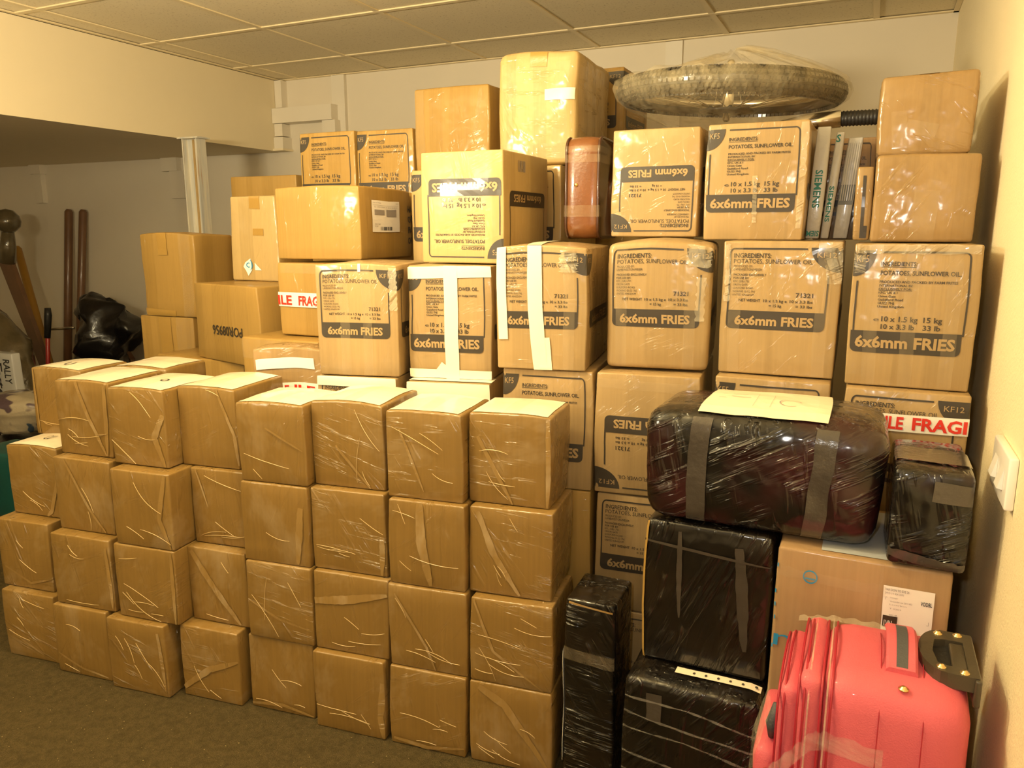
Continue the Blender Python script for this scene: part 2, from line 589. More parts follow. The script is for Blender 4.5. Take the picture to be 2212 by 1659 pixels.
def text_geo(txt, bold=False):
    """triangles of a line of text, cap height 1, starting at x 0"""
    k = (txt, bold)
    if k in _tc:
        return _tc[k]
    cu = bpy.data.curves.new('lettering', 'FONT')
    cu.body = txt
    cu.resolution_u = 2
    if bold:
        cu.offset = 0.018 if bold is True else 0.034
    ob = bpy.data.objects.new('lettering', cu)
    COL.objects.link(ob)
    dg = bpy.context.evaluated_depsgraph_get()
    me = bpy.data.meshes.new_from_object(ob.evaluated_get(dg))
    vs = [(v.co.x, v.co.y) for v in me.vertices]
    fs = [tuple(p.vertices) for p in me.polygons]
    bpy.data.objects.remove(ob)
    bpy.data.meshes.remove(me)
    bpy.data.curves.remove(cu)
    x0 = min(v[0] for v in vs)
    x1 = max(v[0] for v in vs)
    cap = 0.729
    vs = [((a - x0) / cap, b / cap) for a, b in vs]
    _tc[k] = (vs, fs, (x1 - x0) / cap)
    return _tc[k]


def T(txt, u0, u1, vtop, vbase, bold=False):
    """text in face units; v measured DOWN from the top of the face"""
    vs, fs, wd = text_geo(txt, bold)
    sx, sy = (u1 - u0) / wd, (vbase - vtop)
    return ([(u0 + a * sx, 1 - vbase + b * sy) for a, b in vs], fs)


def RECT(u0, u1, v0, v1, nu=8, nv=2):
    vs, fs = [], []
    for j in range(nv + 1):
        for i in range(nu + 1):
            vs.append((u0 + (u1 - u0) * i / nu, 1 - (v0 + (v1 - v0) * j / nv)))
    for j in range(nv):
        for i in range(nu):
            a = j * (nu + 1) + i
            fs.append((a, a + nu + 1, a + nu + 2, a + 1))
    return vs, fs


def BAND(u0, u1, v0, v1, rc=0.05, asp=0.79):
    """dark band whose lower corners are rounded"""
    us = [u0 + rc * x for x in (0, .1, .3, .6, 1)] + [u0 + rc + (u1 - u0 - 2 * rc) * i / 8 for i in range(1, 8)] + [u1 - rc * x for x in (1, .6, .3, .1, 0)]
    vs, fs = [], []
    for i, u in enumerate(us):
        e = min(u - u0, u1 - u)
        cut = 0
        if e < rc:
            cut = rc * asp * (1 - math.sqrt(max(0, 1 - ((rc - e) / rc) ** 2)))
        for k in range(4):
            vs.append((u, 1 - (v0 + (v1 - cut - v0) * k / 3)))
    for i in range(len(us) - 1):
        for k in range(3):
            a = i * 4 + k
            fs.append((a, a + 1, a + 5, a + 4))
    return vs, fs


def DISC(cu, cv, ru, rv, a0, a1):
    vs, fs = [(cu, 1 - cv)], []
    n, m = 10, 3
    for j in range(1, m + 1):
        for i in range(n + 1):
            a = a0 + (a1 - a0) * i / n
            vs.append((cu + ru * j / m * math.cos(a), 1 - (cv - rv * j / m * math.sin(a))))
    for i in range(n):
        fs.append((0, 1 + i, 2 + i))
    for j in range(m - 1):
        for i in range(n):
            a = 1 + j * (n + 1) + i
            fs.append((a, a + n + 1, a + n + 2, a + 1))
    return vs, fs


def ARC(cu, cv, ru, rv, th, a0, a1, n=6, asp=0.79):
    vs, fs = [], []
    for i in range(n + 1):
        a = a0 + (a1 - a0) * i / n
        vs.append((cu + ru * math.cos(a), 1 - (cv - rv * math.sin(a))))
        vs.append((cu + (ru - th) * math.cos(a), 1 - (cv - (rv - th * asp) * math.sin(a))))
    for i in range(n):
        fs.append((2 * i, 2 * i + 1, 2 * i + 3, 2 * i + 2))
    return vs, fs


H = math.pi / 2
TH = 0.014
KF12_DARK = [RECT(.10, .72, .050, .062), ARC(.10, .095, .045, .045, TH, H, 2 * H), RECT(.055, .055 + TH, .095, .52, 1, 6),
             RECT(.90 - TH, .90, .24, .52, 1, 6), BAND(.055, .90, .515, .655),
             DISC(1.0, .045, .25, .175, 2 * H, 3 * H),
             T('INGREDIENTS:', .095, .42, .088, .122, True), T('POTATOES, SUNFLOWER OIL', .095, .765, .130, .163),
             T('PRODUCED BY:', .095, .265, .176, .193), T('LAMBWESTON/MEIJER', .095, .345, .199, .217),
             T('PACKAGED EXCLUSIVELY', .095, .385, .238, .255, True), T('FOR USE BY:', .095, .235, .263, .280, True),
             T('KFC. (GB) LTD.', .095, .24, .288, .304), T('ORION GATE', .095, .225, .313, .329), T('GUILFORD ROAD', .095, .275, .338, .354),
             T('WOKING GU22 7NJ', .095, .29, .363, .379), T('UNITED KINGDOM', .095, .285, .388, .404),
             T('71321', .645, .785, .372, .405, True), T('NET WEIGHT', .155, .345, .426, .447, True), T('10 x 1.5 kg e', .37, .575, .426, .447, True),
             T('10 x 3.3 lbs', .60, .785, .426, .447, True), T('= 15 kg', .42, .53, .462, .483, True), T('= 33 lbs', .65, .785, .462, .483, True)]
KF12_TAN = [T('6x6mm FRIES', .13, .81, .553, .622, 2), T('KF12', .80, .955, .075, .115)]
KF5_DARK = [RECT(.225, .87, .050, .062), ARC(.87, .095, .045, .045, TH, 0, H), RECT(.915 - TH, .915, .095, .62, 1, 6),
            RECT(.038, .038 + TH, .255, .62, 1, 6), BAND(.024, .90, .605, .760), DISC(0, .045, .185, .18, 3 * H, 4 * H),
            T('INGREDIENTS:', .225, .51, .120, .150, True), RECT(.225, .505, .156, .160), T('POTATOES, SUNFLOWER OIL.', .225, .845, .182, .214, True),
            T('PRODUCED AND PACKED BY FARM FRITES', .225, .825, .250, .268, True), T('INTERNATIONAL BV', .225, .49, .276, .293, True),
            T('EXCLUSIVELY FOR:', .225, .485, .300, .317, True), RECT(.225, .485, .319, .322), T('KFC, UK & I', .225, .375, .326, .342, True),
            T('Orion Gate', .225, .365, .350, .367, True), T('Guildford Road', .225, .425, .374, .391, True), T('GU22 7NJ', .225, .355, .398, .415, True),
            T('United Kingdom', .225, .435, .422, .439, True), T('e', .205, .25, .505, .535), T('10 x 1.5 kg', .27, .55, .497, .535, True),
            T('15 kg', .595, .735, .497, .535, True), T('10 x 3.3 lb', .27, .53, .552, .588, True), T('33 lb', .595, .725, .552, .588, True)]
KF5_TAN = [T('6x6mm FRIES', .065, .855, .640, .720, 2), T('KF5', .025, .125, .075, .125)]
SIDE_DARK = [BAND(.09, .88, .515, .655), RECT(.09, .09 + TH * .7, .20, .52, 1, 6), RECT(.88 - TH * .7, .88, .10, .52, 1, 6)]
SIDE_TAN = [T('6x6mm FRIES', .18, .80, .553, .622, True)]


def fries(label, x, y, z, yaw, w, h, d, typ, flip=False, side=True, mat='fries', group='printed chip cartons', **kw):
    b = Box('printed_carton', label, x, y, z, yaw, w, h, d, mat, cat='carton', group=group, **kw)
    if typ:
        dk, tn = (KF12_DARK, KF12_TAN) if typ == 12 else (KF5_DARK, KF5_TAN)
        b.part('printed_panel', 'print', 'front', dk, 0.0010, flip)
        b.part('light_lettering', 'print_tan', 'front', tn[:1], 0.0017, flip)
        b.part('badge_lettering', 'print_tan', 'front', tn[1:], 0.0017, flip)
        if side:
            sd = list(SIDE_DARK)
            st = list(SIDE_TAN)
            if typ == 12:
                b.part('side_badge', 'print', 'right', [DISC(0, .045, .185, .175, 3 * H, 4 * H)], 0.0010, flip)
                b.part('side_badge_lettering', 'print_tan', 'right', [T('KF12', .02, .13, .075, .115)], 0.0017, flip)
            b.part('side_panel_print', 'print', 'right', sd, 0.0010, flip)
            b.part('side_lettering', 'print_tan', 'right', st, 0.0017, flip)
    return b


# ------------------------------------------------------------------ room
XW, YB, ZC, XS, ZS = 0.234, 3.745, 2.085, -3.225, 1.682
YF, XL = -2.4, -6.2


def struct(name, mb, mat, parent=None):
    o = mb.build(name, mat, parent)
    if not parent:
        o['kind'] = 'structure'
    return o


def slab(name, mat, *b):
    m = MB()
    m.box(*b)
    return struct(name, m, mat)


slab('floor', 'carpet', XL, XW + .1, YF, YB + .1, -.08, 0)
slab('wall_back', 'wall_back', XL, XW, YB, YB + .1, 0, ZC + .12)
slab('wall_right', 'wall_right', XW, XW + .1, YF, YB + .1, 0, ZC + .12)
slab('wall_left', 'wall_back', XL - .1, XL, YF, YB + .1, 0, ZC + .12)
slab('wall_front', 'wall_back', XL, XW, YF - .1, YF, 0, ZC + .12)
# the boxed-in bulkhead (soffit) with the lower ceiling behind it
sof = slab('ceiling_soffit', 'soffit', XS - .02, XS, YF, YB - .003, ZS, ZC - .008)
slab('ceiling_low', 'soffit', XL, XS - .02, YF, YB - .003, ZS, ZS + .03)
# void above the tiles and the suspended ceiling
ceil = slab('ceiling', 'dark_gap', XS, XW, YF, YB, ZC + .05, ZC + .08)
xs = [XS + .004, -3.085, -2.48, -1.876, -1.271, -.668, -.064, XW - .004]
ys = [YB - .004, 3.372, 2.781, 2.19, 1.599, 1.008, .417, -.174, -.765, -1.356, -1.947, YF + .004]
tm = {}
for i in range(len(xs) - 1):
    for j in range(len(ys) - 1):
        a, b, c, d = xs[i] + .004, xs[i + 1] - .004, ys[j + 1] + .004, ys[j] - .004
        key = (round(b - a, 4), round(d - c, 4))
        if key not in tm:
            m = MB()
            m.box(-(b - a) / 2, (b - a) / 2, -(d - c) / 2, (d - c) / 2, 0, .014)
            o = m.build('ceiling_tile', 'tile', ceil)
            tm[key] = o.data
        else:
            o = bpy.data.objects.new('ceiling_tile', tm[key])
            COL.objects.link(o)
            o.parent = ceil
        o.location = ((a + b) / 2, (c + d) / 2, ZC + .001 + .002 * random.random())
for x in xs[1:-1]:
    m = MB()
    m.box(x - .012, x + .012, YF, YB - .001, ZC - .004, ZC + .001)
    m.build('grid_bar', 'tbar', ceil)
for y in ys[1:-1]:
    m = MB()
    m.box(XS + .001, XW - .001, y - .012, y + .012, ZC - .0045, ZC + .0005)
    m.build('grid_bar', 'tbar', ceil)
for k, bx in enumerate([(XS + .001, XW - .001, YB - .022, YB - .001, ZC - .006, ZC - .001), (XS + .001, XS + .02, YF, YB - .001, ZC - .006, ZC - .001),
                        (XW - .02, XW - .001, YF, YB - .001, ZC - .006, ZC - .001)]):
    m = MB()
    m.box(*bx)
    m.build('wall_angle', 'tbar', ceil)
# trims and boxings on the back wall
n_tr = [0]


def trim(mat, *b):
    n_tr[0] += 1
    m = MB()
    m.box(*b, b=.003) if False else m.box(*b)
    return struct('trim_%d' % n_tr[0], m, mat)


trim('paint_white', -2.838, -2.75, YB - .025, YB, 0, ZC - .008)
trim('paint_white', -.944, -.866, YB - .012, YB, 0, ZC - .008)
trim('paint_white', XS + .002, -2.80, YB - .085, YB, 1.835, 1.917)
trim('paint_white', -2.875, -2.785, YB - .075, YB, 1.55, 1.834)
trim('paint_white', XS + .002, XS + .05, YB - .05, YB, 1.925, ZC - .01)
trim('paint_white', XS + .002, XS + .06, YB - .07, YB, 1.765, 1.833)
trim('paint_white', XS + .002, XS + .068, YB - .08, YB, 1.695, 1.758)
trim('soffit', XS, XS + .075, YB - .09, YB, ZS, 1.694)
trim('wall_back', -5.49, -5.37, YB - .05, YB, 1.62, ZS)
trim('wall_back', -5.47, -5.39, YB - .035, YB, 1.42, 1.62)
trim('wall_back', -4.20, -4.06, YB - .04, YB, 1.60, ZS)
trim('wall_back', -4.14, -4.02, YB - .03, YB, 1.43, 1.60)
# post carrying the soffit: a steel channel left with streaks of paint
post = empty('steel_post', (-3.135, 2.98, 0))
tag(post, 'pale paint-streaked channel post standing under the soffit edge', 'post')
t = NT('post_paint')
nz = t.noise(t.coord((30, 30, 2.5)), 1.0, 4.0)
cc = t.mix((0.50, 0.50, 0.47), (0.72, 0.66, 0.52), t.ramp(nz, .35, .6))
cc = t.mix(cc, (0.42, 0.22, 0.07), t.ramp(t.noise(t.coord((55, 55, 3)), 1.0, 3.0), .62, .72))
t.bsdf(cc, 0.5)
M['post'] = t.m
for nm, b in (('web', (-.046, .046, .0, .008, 0, ZS)), ('flange', (-.050, -.043, -.03, .03, 0, ZS)), ('flange', (.043, .050, -.03, .03, 0, ZS)),
              ('top_plate', (-.07, .07, -.04, .04, ZS - .008, ZS - .001))):
    m = MB()
    m.box(*b)
    m.build(nm, 'post', post)
m = MB()
m.box(-.006, .006, -.004, .002, 0, ZS - .01)
m.build('rust_strip', plain('rust', (0.45, 0.30, 0.12), .6, 0, 0, .2, 40, .3), post)

# light switch on the right wall
sw = empty('light_switch', (XW, 1.455, .83))
tag(sw, 'white double light switch plate on the cream right wall', 'switch')
m = MB()
m.box(-.014, 0, -.083, .083, -.043, .043, b=.003)
m2 = MB()
vs, fs = rbox(.166, .014, .086, .004, 2)
m2.add([(-.014 + y, x, z - .043) for x, y, z in vs], [f[::-1] for f in fs])
m2.build('switch_plate', 'switch', sw, True)
for k in (-.035, .035):
    m = MB()
    m.add([(-.0142, k - .016, -.018), (-.0142, k + .016, -.018), (-.0142, k - .016, .018), (-.0142, k + .016, .018), (-.0225, k - .016, -.016), (-.0225, k + .016, -.016)],
          [(0, 4, 5, 1), (4, 2, 3, 5), (0, 2, 4), (1, 5, 3)])
    m.build('rocker', 'switch', sw)

# ------------------------------------------------------------------ front stack of wrapped cube boxes
c7, s7 = math.cos(R(7)), math.sin(R(7))
ROW = {'4': 0.0, '3': .2065, '2': .413, '1': .6195}
ROWN = {'4': 'bottom row', '3': 'second row up', '2': 'third row up', '1': 'top row'}
ORD = ['', 'first', 'second', 'third', 'fourth', 'fifth', 'sixth', 'seventh', 'eighth']
FR = {  # row+column: yaw, width, perp, u
    '41': (7.5, .192, 1.521, -1.945), '42': (6.5, .188, 1.496, -1.733), '43': (7, .188, 1.481, -1.526), '44': (6.8, .183, 1.510, -1.317),
    '45': (6, .190, 1.523, -1.110), '46': (6.2, .192, 1.502, -.903), '47': (6.2, .196, 1.501, -.694), '48': (6.3, .194, 1.502, -.486),
    '31': (7.5, .190, 1.545, -1.965), '32': (8, .203, 1.506, -1.713), '33': (6.4, .194, 1.500, -1.494), '34': (6, .182, 1.546, -1.301),
    '35': (7.3, .187, 1.517, -1.097), '36': (7, .202, 1.519, -.899), '37': (7, .197, 1.508, -.690), '38': (6.8, .194, 1.505, -.488),
    '21': (7, .186, 1.593, -1.952), '22': (6, .192, 1.541, -1.717), '23': (7, .188, 1.503, -1.484), '24': (8, .180, 1.576, -1.302),
    '25': (8.3, .189, 1.522, -1.098), '26': (7.7, .200, 1.532, -.902), '27': (7, .193, 1.515, -.692), '28': (8, .196, 1.530, -.498),
    '11': (5.5, .190, 1.711, -1.965), '12': (5.5, .184, 1.576, -1.726), '13': (5, .186, 1.544, -1.509), '14': (8.5, .182, 1.590, -1.336),
    '15': (8.5, .197, 1.526, -1.092), '16': (7.8, .198, 1.554, -.911), '17': (7.8, .193, 1.530, -.695), '18': (6.3, .196, 1.555, -.511)}
TOPH = {'11': .202, '12': .205, '13': .203, '14': .2075, '15': .196, '16': .206, '17': .203, '18': .206}
# film folds seen on the fronts: points (u, v) along each, width
FOLDS = {'12': [((.42, .98), (.62, .5), (.88, .03), .014), ((.93, .97), (.9, .03), .016)], '13': [((.98, .7), (.8, .4), (.95, .02), .02)],
         '14': [((.7, .98), (.95, .45), (.99, .05), .010)], '18': [((.12, .75), (.55, .02), .012), ((.96, .98), (.97, .02), .012)],
         '28': [((.1, .95), (.3, .5), (.62, .03), .018)], '27': [((.42, .98), (.45, .5), (.55, .03), .028)], '21': [((.98, .6), (.8, .1), (.7, .02), .014)],
         '22': [((.2, .98), (.6, .35), (.85, .02), .010)], '25': [((.9, .75), (.82, .03), .022)], '34': [((.08, .95), (.4, .55), (.85, .03), .022)],
         '44': [((.02, .12), (.5, .45), (.98, .62), .020)], '48': [((.12, .95), (.45, .78), (.95, .08), .022)], '36': [((.02, .62), (.5, .70), (.98, .82), .026)],
         '46': [((.98, .75), (.93, .3), (.98, .03), .018)], '42': [((.06, .3), (.5, .12), (.95, .05), .008)], '33': [((.95, .98), (.96, .02), .012)],
         '23': [((.93, .98), (.8, .4), (.95, .02), .016)], '45': [((.02, .06), (.5, .12), (.98, .03), .012)], '35': [((.03, .5), (.5, .3), (.98, .2), .007)],
         '26': [((.95, .5), (.93, .02), .016)], '16': [((.35, .5), (.8, .02), .008)], '17': [((.18, .8), (.5, .1), .008)], '38': [((.04, .98), (.3, .4), (.9, .02), .008)],
         '31': [((.1, .3), (.6, .1), (.98, .2), .008)], '32': [((.95, .9), (.97, .05), .012)], '47': [((.05, .08), (.5, .04), (.98, .12), .012)],
         '15': [((.45, .7), (.95, .45), .006)], '37': [((.1, .9), (.5, .3), (.6, .02), .008)], '24': [((.1, .98), (.3, .5), .006)], '43': [((.9, .9), (.95, .1), .012)],
         '41': [((.1, .4), (.7, .1), .008)], '11': [((.05, .98), (.1, .02), .008)]}
front = {}
for key, (yaw, w, n_, u_) in FR.items():
    row, col = key
    yaw = 7 + (yaw - 7) * .4
    e0, e1 = u_ - w / 2, u_ + w / 2
    for nb_, lo in ((row + str(int(col) - 1), True), (row + str(int(col) + 1), False)):
        if nb_ in FR:
            q = FR[nb_]
            edge = (q[3] + q[1] / 2 + e0) / 2 if lo else (q[3] - q[1] / 2 + e1) / 2
            if lo and q[3] + q[1] / 2 > e0 - .003:
                e0 = edge + .0025
            if not lo and q[3] - q[1] / 2 < e1 + .003:
                e1 = edge - .0025
    w, u_ = e1 - e0, (e0 + e1) / 2
    x, y = u_ * c7 - n_ * s7, u_ * s7 + n_ * c7
    h = TOPH.get(key, .2055)
    top = row == '1' or key == '21'
    lab = 'wrapped brown box, %s, %s column from the left in the front stack' % (ROWN[row], ORD[int(col)])
    b = Box('wrapped_box', lab, x, y, ROW[row] + (.0 if row != '1' else .0), yaw, w, h, {'18': .165, '12': .2, '13': .215, '14': .212, '16': .198, '17': .19}.get(key, .18), 'cube', r=.0048, amp=.0028,
            bulge=.008 if top else 0.0, fb=.003, group='film-wrapped cube boxes of the front stack', corner='mid',
            kt=random.uniform(.985, 1.01), sx=random.uniform(-.003, .003))
    front[key] = b
    for fd in FOLDS.get(key, []):
        b.strip('film_fold', 'fold', 'front', fd[:-1], fd[-1] * .85, .0022, 18, .12, True)
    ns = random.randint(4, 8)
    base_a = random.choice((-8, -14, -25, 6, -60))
    mb = MB()  # fine film strands whose bright glints are built as pale ribbons
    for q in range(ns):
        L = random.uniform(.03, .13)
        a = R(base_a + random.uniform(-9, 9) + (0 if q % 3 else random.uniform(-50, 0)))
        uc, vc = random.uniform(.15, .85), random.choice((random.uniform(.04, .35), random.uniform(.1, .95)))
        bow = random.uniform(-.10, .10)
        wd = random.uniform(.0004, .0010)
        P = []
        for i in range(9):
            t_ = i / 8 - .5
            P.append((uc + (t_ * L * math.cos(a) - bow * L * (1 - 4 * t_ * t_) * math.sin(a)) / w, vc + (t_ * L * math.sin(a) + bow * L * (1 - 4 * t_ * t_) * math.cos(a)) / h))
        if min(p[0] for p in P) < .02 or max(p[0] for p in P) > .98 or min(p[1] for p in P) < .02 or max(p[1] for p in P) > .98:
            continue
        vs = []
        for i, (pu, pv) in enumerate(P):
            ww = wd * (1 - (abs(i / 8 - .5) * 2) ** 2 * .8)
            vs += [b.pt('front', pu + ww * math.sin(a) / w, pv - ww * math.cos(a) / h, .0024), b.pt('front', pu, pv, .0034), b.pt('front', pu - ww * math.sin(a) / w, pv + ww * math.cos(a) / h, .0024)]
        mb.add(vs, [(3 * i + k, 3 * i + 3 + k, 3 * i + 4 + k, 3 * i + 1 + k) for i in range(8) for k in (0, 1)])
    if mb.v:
        mb.build('film_strand_glints', 'strand_glint', b.o, True)['kind'] = 'stuff'
    if top:
        b.part('top_paper', 'paper_top', 'top', [RECT(.03, .95, .03, .97, 8, 8)], .0012)
    if row == '1':
        b.strip('top_tape', 'tape_clear', 'top', ((.5, .0), (.5, 1.0)), .035, .0022, 10)
b = Box('wrapped_box', 'film-wrapped brown box behind the top row of the front stack, near the black bag', -1.945, 1.575, .6195, 6, .195, .206, .17, 'cube',
        r=.007, amp=.003, bulge=.007, group='film-wrapped cube boxes of the front stack', corner='mid')
b.part('top_paper', 'paper_top', 'top', [RECT(.03, .95, .03, .97, 8, 8)], .0012)
b.strip('top_tape', 'tape_clear', 'top', ((.0, .5), (1.0, .5)), .03, .0022, 10)
Box('wrapped_box', 'tall plain box hidden behind the left end of the front stack', -1.945, 1.575, 0, 6, .195, .617, .17, 'cube',
    r=.007, amp=.002, corner='mid')
# marker pen on a few tops
for k, (u, v, tx) in {'11': (.45, .2, 'U'), '21': (.4, .3, 'CU'), '13': (.55, .35, 'o')}.items():
    front[k].part('pen_mark', 'ink', 'top', [T(tx, u, u + .13, 1 - v - .2, 1 - v)], .0024)

# ------------------------------------------------------------------ printed cartons, main wall
G = 'printed chip cartons'
r1 = fries('printed carton with round left badge, upright beside the right wall, upper main row', -.034, 1.762, .902, 0, .231, .293, .36, 5, side=False)
r2 = fries('printed carton with badge on its upper right corner, second from the right wall', -.304, 1.795, .902, 1, .246, .297, .36, 12)
r3 = fries('glossy film-wrapped printed carton above the black chest, upper left of it', -.558, 1.745, .902, 8, .236, .290, .36, 12, bulge=.014, r=.014)
r4 = fries('printed carton crossed by one cream tape down its front and one at its edge', -.803, 1.655, .896, 10, .214, .286, .36, 12, bulge=.014)
r5 = fries('printed carton banded with cream tape down the middle and round top and bottom', -1.102, 1.735, .836, 12, .224, .297, .29, 5)
r6 = fries('printed carton at the left end of the upper main row, beside the banded one', -1.327, 1.638, .842, 14, .224, .293, .29, 12, bulge=.006)
r4.strip('cream_tape', 'tape_cream', 'front', ((.42, 1), (.44, .5), (.5, 0)), .034, .0030)
r4.strip('cream_tape', 'tape_cream', 'front', ((.05, 1), (.08, .25)), .022, .0030)
r4.strip('cream_tape', 'tape_cream', 'front', ((.53, .27), (.56, .0)), .030, .0027)
r4.strip('cream_tape', 'tape_cream', 'top', ((.42, 0), (.42, 1)), .034, .0020)
r5.strip('cream_tape', 'tape_cream', 'front', ((.52, 1), (.53, 0)), .036, .0034)
r5.strip('cream_tape', 'tape_cream', 'front', ((0, .935), (1, .955)), .030, .0028)
r5.strip('cream_tape', 'tape_cream', 'front', ((0, .045), (1, .045)), .022, .0028)
r5.strip('cream_tape', 'tape_cream', 'front', ((.36, .11), (.45, .06)), .030, .0031)
r6.strip('cream_tape', 'tape_cream', 'front', ((.545, 1), (.545, .93)), .008, .0020, 4)
for bx, us in ((r1, (.18, .48, .80)), (r2, (.12, .86)), (r3, (.14, .80)), (r6, (.34, .62)), (r4, (.80,))):
    for u in us:
        bx.strip('clear_tape', 'tape_clear', 'front', ((u, .99), (u + .01, .01)), .026, .0024)
s1 = fries('printed carton with red and white fragile tape, behind the upright black box', -.028, 1.735, .602, 0, .228, .298, .36, 12, side=False)
s1.strip('fragile_tape', 'tape_white', 'front', ((0, .775), (1, .785)), .036, .0028)
s1.part('red_lettering', 'red', 'front', [T('FRAGILE', .05, .50, .175, .262, 2), T('FRAGI', .57, .985, .172, .258, 2)], .0040)
s2 = fries('printed carton half hidden behind the black chest, badge on its left corner', -.302, 1.755, .602, 1, .242, .297, .36, 5)
s3 = fries('upside-down printed carton left of the black chest, below the glossy one', -.566, 1.70, .602, 6, .238, .294, .36, 12, flip=True, bulge=.0)
s3.strip('clear_tape', 'tape_clear', 'front', ((0, .92), (1, .90)), .022, .0024)
t3 = fries('printed carton third down its column, left of the upright black box', -.560, 1.705, .302, 6, .238, .297, .36, 12)
t4 = fries('printed carton at the foot of the column behind the narrow black package', -.556, 1.705, .0, 6, .238, .300, .36, 12)
t4.strip('clear_tape', 'tape_clear', 'front', ((0, .94), (1, .94)), .022, .0024)
s4 = fries('printed carton right behind the right end of the front stack, below the taped one', -.796, 1.672, .600, 8, .222, .294, .36, 5)
s5 = fries('carton topped with cream tape, behind the front stack, below the banded one', -1.085, 1.688, .540, 12, .224, .294, .30, 12, side=False)
s5.strip('cream_tape', 'tape_cream', 'front', ((0, .93), (1, .93)), .05, .0034)
s5.strip('cream_tape', 'tape_cream', 'top', ((0, .15), (1, .15)), .06, .0025)
s6 = fries('carton just showing its heading below the left end of the upper main row', -1.335, 1.635, .545, 11, .226, .294, .30, 12, side=False)
s6.strip('cream_tape', 'tape_cream', 'front', ((0, .965), (1, .965)), .030, .0034)
for lab, x, y, yw, w, h in (('plain carton at the foot of the column beside the right wall', -.028, 1.735, 0, .228, .600),
                            ('plain carton at the foot of the column behind the black chest', -.302, 1.755, 1, .242, .600),
                            ('plain carton at the foot of the column behind the front stack end', -.796, 1.672, 8, .222, .598),
                            ('plain carton under the cream-taped carton behind the front stack', -1.085, 1.688, 12, .224, .538),
                            ('plain carton under the leftmost printed carton behind the front stack', -1.335, 1.635, 11, .226, .543)):
    Box('cardboard_box', lab, x, y, 0, yw, w, h, .34, 'gold', group='plain support cartons')
v2 = fries('printed carton under the bicycle wheel, upright, badge on its left corner', -.389, 1.98, 1.2, 0, .234, .275, .30, 5)
for bx, pts, wd in ((r2, ((.93, .99), (.94, .70)), .034), (r1, ((0.02, .965), (.98, .965)), .018), (r1, ((.05, .97), (.06, .80)), .020), (r3, ((.88, .98), (.86, .82)), .05),
                    (r3, ((.90, .74), (.90, .40)), .020), (v2, ((.955, .98), (.95, .1)), .014), (v2, ((.5, .55), (.52, .15)), .010), (r4, ((.80, .97), (.80, .80)), .04),
                    (r2, ((.04, .98), (.05, .55)), .012), (r6, ((.95, .98), (.95, .6)), .02)):
    bx.strip('film_crinkle', 'crinkle', 'front', pts, wd, .0036, 18, .25)
v3 = fries('upside-down printed carton beside the brown leather case', -.628, 1.98, 1.207, 0, .222, .266, .30, 12, flip=True)
v4 = fries('upside-down printed carton with printed side, standing proud in the upper tier', -1.119, 1.84, 1.137, 0, .243, .289, .30, 5, flip=True, mat='pale_matt')
v4.part('barcode', 'ink_grey', 'right', [RECT(.30 + .018 * i, .30 + .018 * i + random.choice((.006, .011)), .07, .17, 1, 3) for i in range(9)], .0014)
v4.part('side_lettering', 'ink_grey', 'right', [T('700 1P1', .04, .20, .045, .085)], .0014, True) if False else None
u5a = fries('printed carton left behind the proud upside-down one, below a plain box', -1.376, 2.2, 1.117, 0, .258, .296, .33, 5, mat='pale')
u5b = fries('printed carton right behind the proud upside-down one, below the tallest box', -1.104, 2.2, 1.117, 0, .247, .296, .33, 5, mat='pale')
m1 = fries('left one of two matching printed cartons up by the back wall', -1.953, 2.36, 1.275, 0, .242, .298, .3, 5, mat='gold')
m2_ = fries('right one of two matching printed cartons up by the back wall', -1.698, 2.36, 1.275, 0, .232, .294, .3, 5, mat='gold')
wk = fries('printed carton high at the back, between the tallest box and the wheel', -1.045, 2.62, 1.462, 0, .245, .296, .3, 12, mat='gold')
cart = fries('dim printed carton behind the leaning grey packages', -.145, 2.145, 1.2, 0, .132, .246, .3, 5, mat='pinkish', side=False)

# ------------------------------------------------------------------ plain boxes
P = 'plain cardboard boxes'
w3 = Box('cardboard_box', 'tallest shiny brown box on top of the pile, film-wrapped with crossed tape', -1.063, 2.2, 1.416, 3, .246, .318, .36, 'pale', r=.02, amp=.008, bulge=.012, kt=1.0, sx=.004)
w3.strip('brown_tape', 'tape_brown', 'front', ((.50, 1), (.50, .86)), .05, .0022, 6)
w3.strip('clear_tape', 'tape_cream', 'front', ((.60, .62), (1, .62)), .030, .0026)
w3.strip('clear_tape', 'tape_clear', 'front', ((.80, .9), (.80, .05)), .045, .0020)
w3.strip('clear_tape', 'tape_clear', 'front', ((.12, .9), (.16, .05)), .030, .0020)
w3.strip('clear_tape', 'tape_clear', 'front', ((.02, .13), (.98, .13)), .040, .0020)
w2 = Box('cardboard_box', 'plain golden box on the pile, between the matching pair and the tallest box', -1.449, 2.35, 1.414, 0, .282, .275, .2, 'gold', r=.008, amp=.003, bulge=.004)
w2.strip('clear_tape', 'tape_clear', 'front', ((.07, .98), (.09, .1)), .038, .0022)
w2.strip('clear_tape', 'tape_clear', 'front', ((.9, .95), (.8, .4)), .014, .0022, 18, .3)
v1 = Box('cardboard_box', 'plain tan box second from top of the pile beside the right wall', -.008, 1.95, 1.197, 0, .203, .187, .3, 'tan', r=.008, amp=.004, bulge=.003, n=6)
v1.strip('clear_tape', 'tape_clear', 'front', ((.52, .6), (.5, .02)), .05, .0022)
w1 = Box('cardboard_box', 'crumpled shiny tan box, topmost beside the right wall', -.012, 1.98, 1.386, 0, .188, .172, .3, 'tan', r=.010, amp=.005, kt=1.0, sag=-.003)
w1.strip('clear_tape', 'tape_clear', 'front', ((.22, .55), (.24, 0)), .03, .0024)
w1.strip('clear_tape', 'tape_clear', 'front', ((.3, .36), (.62, .28)), .03, .0024)
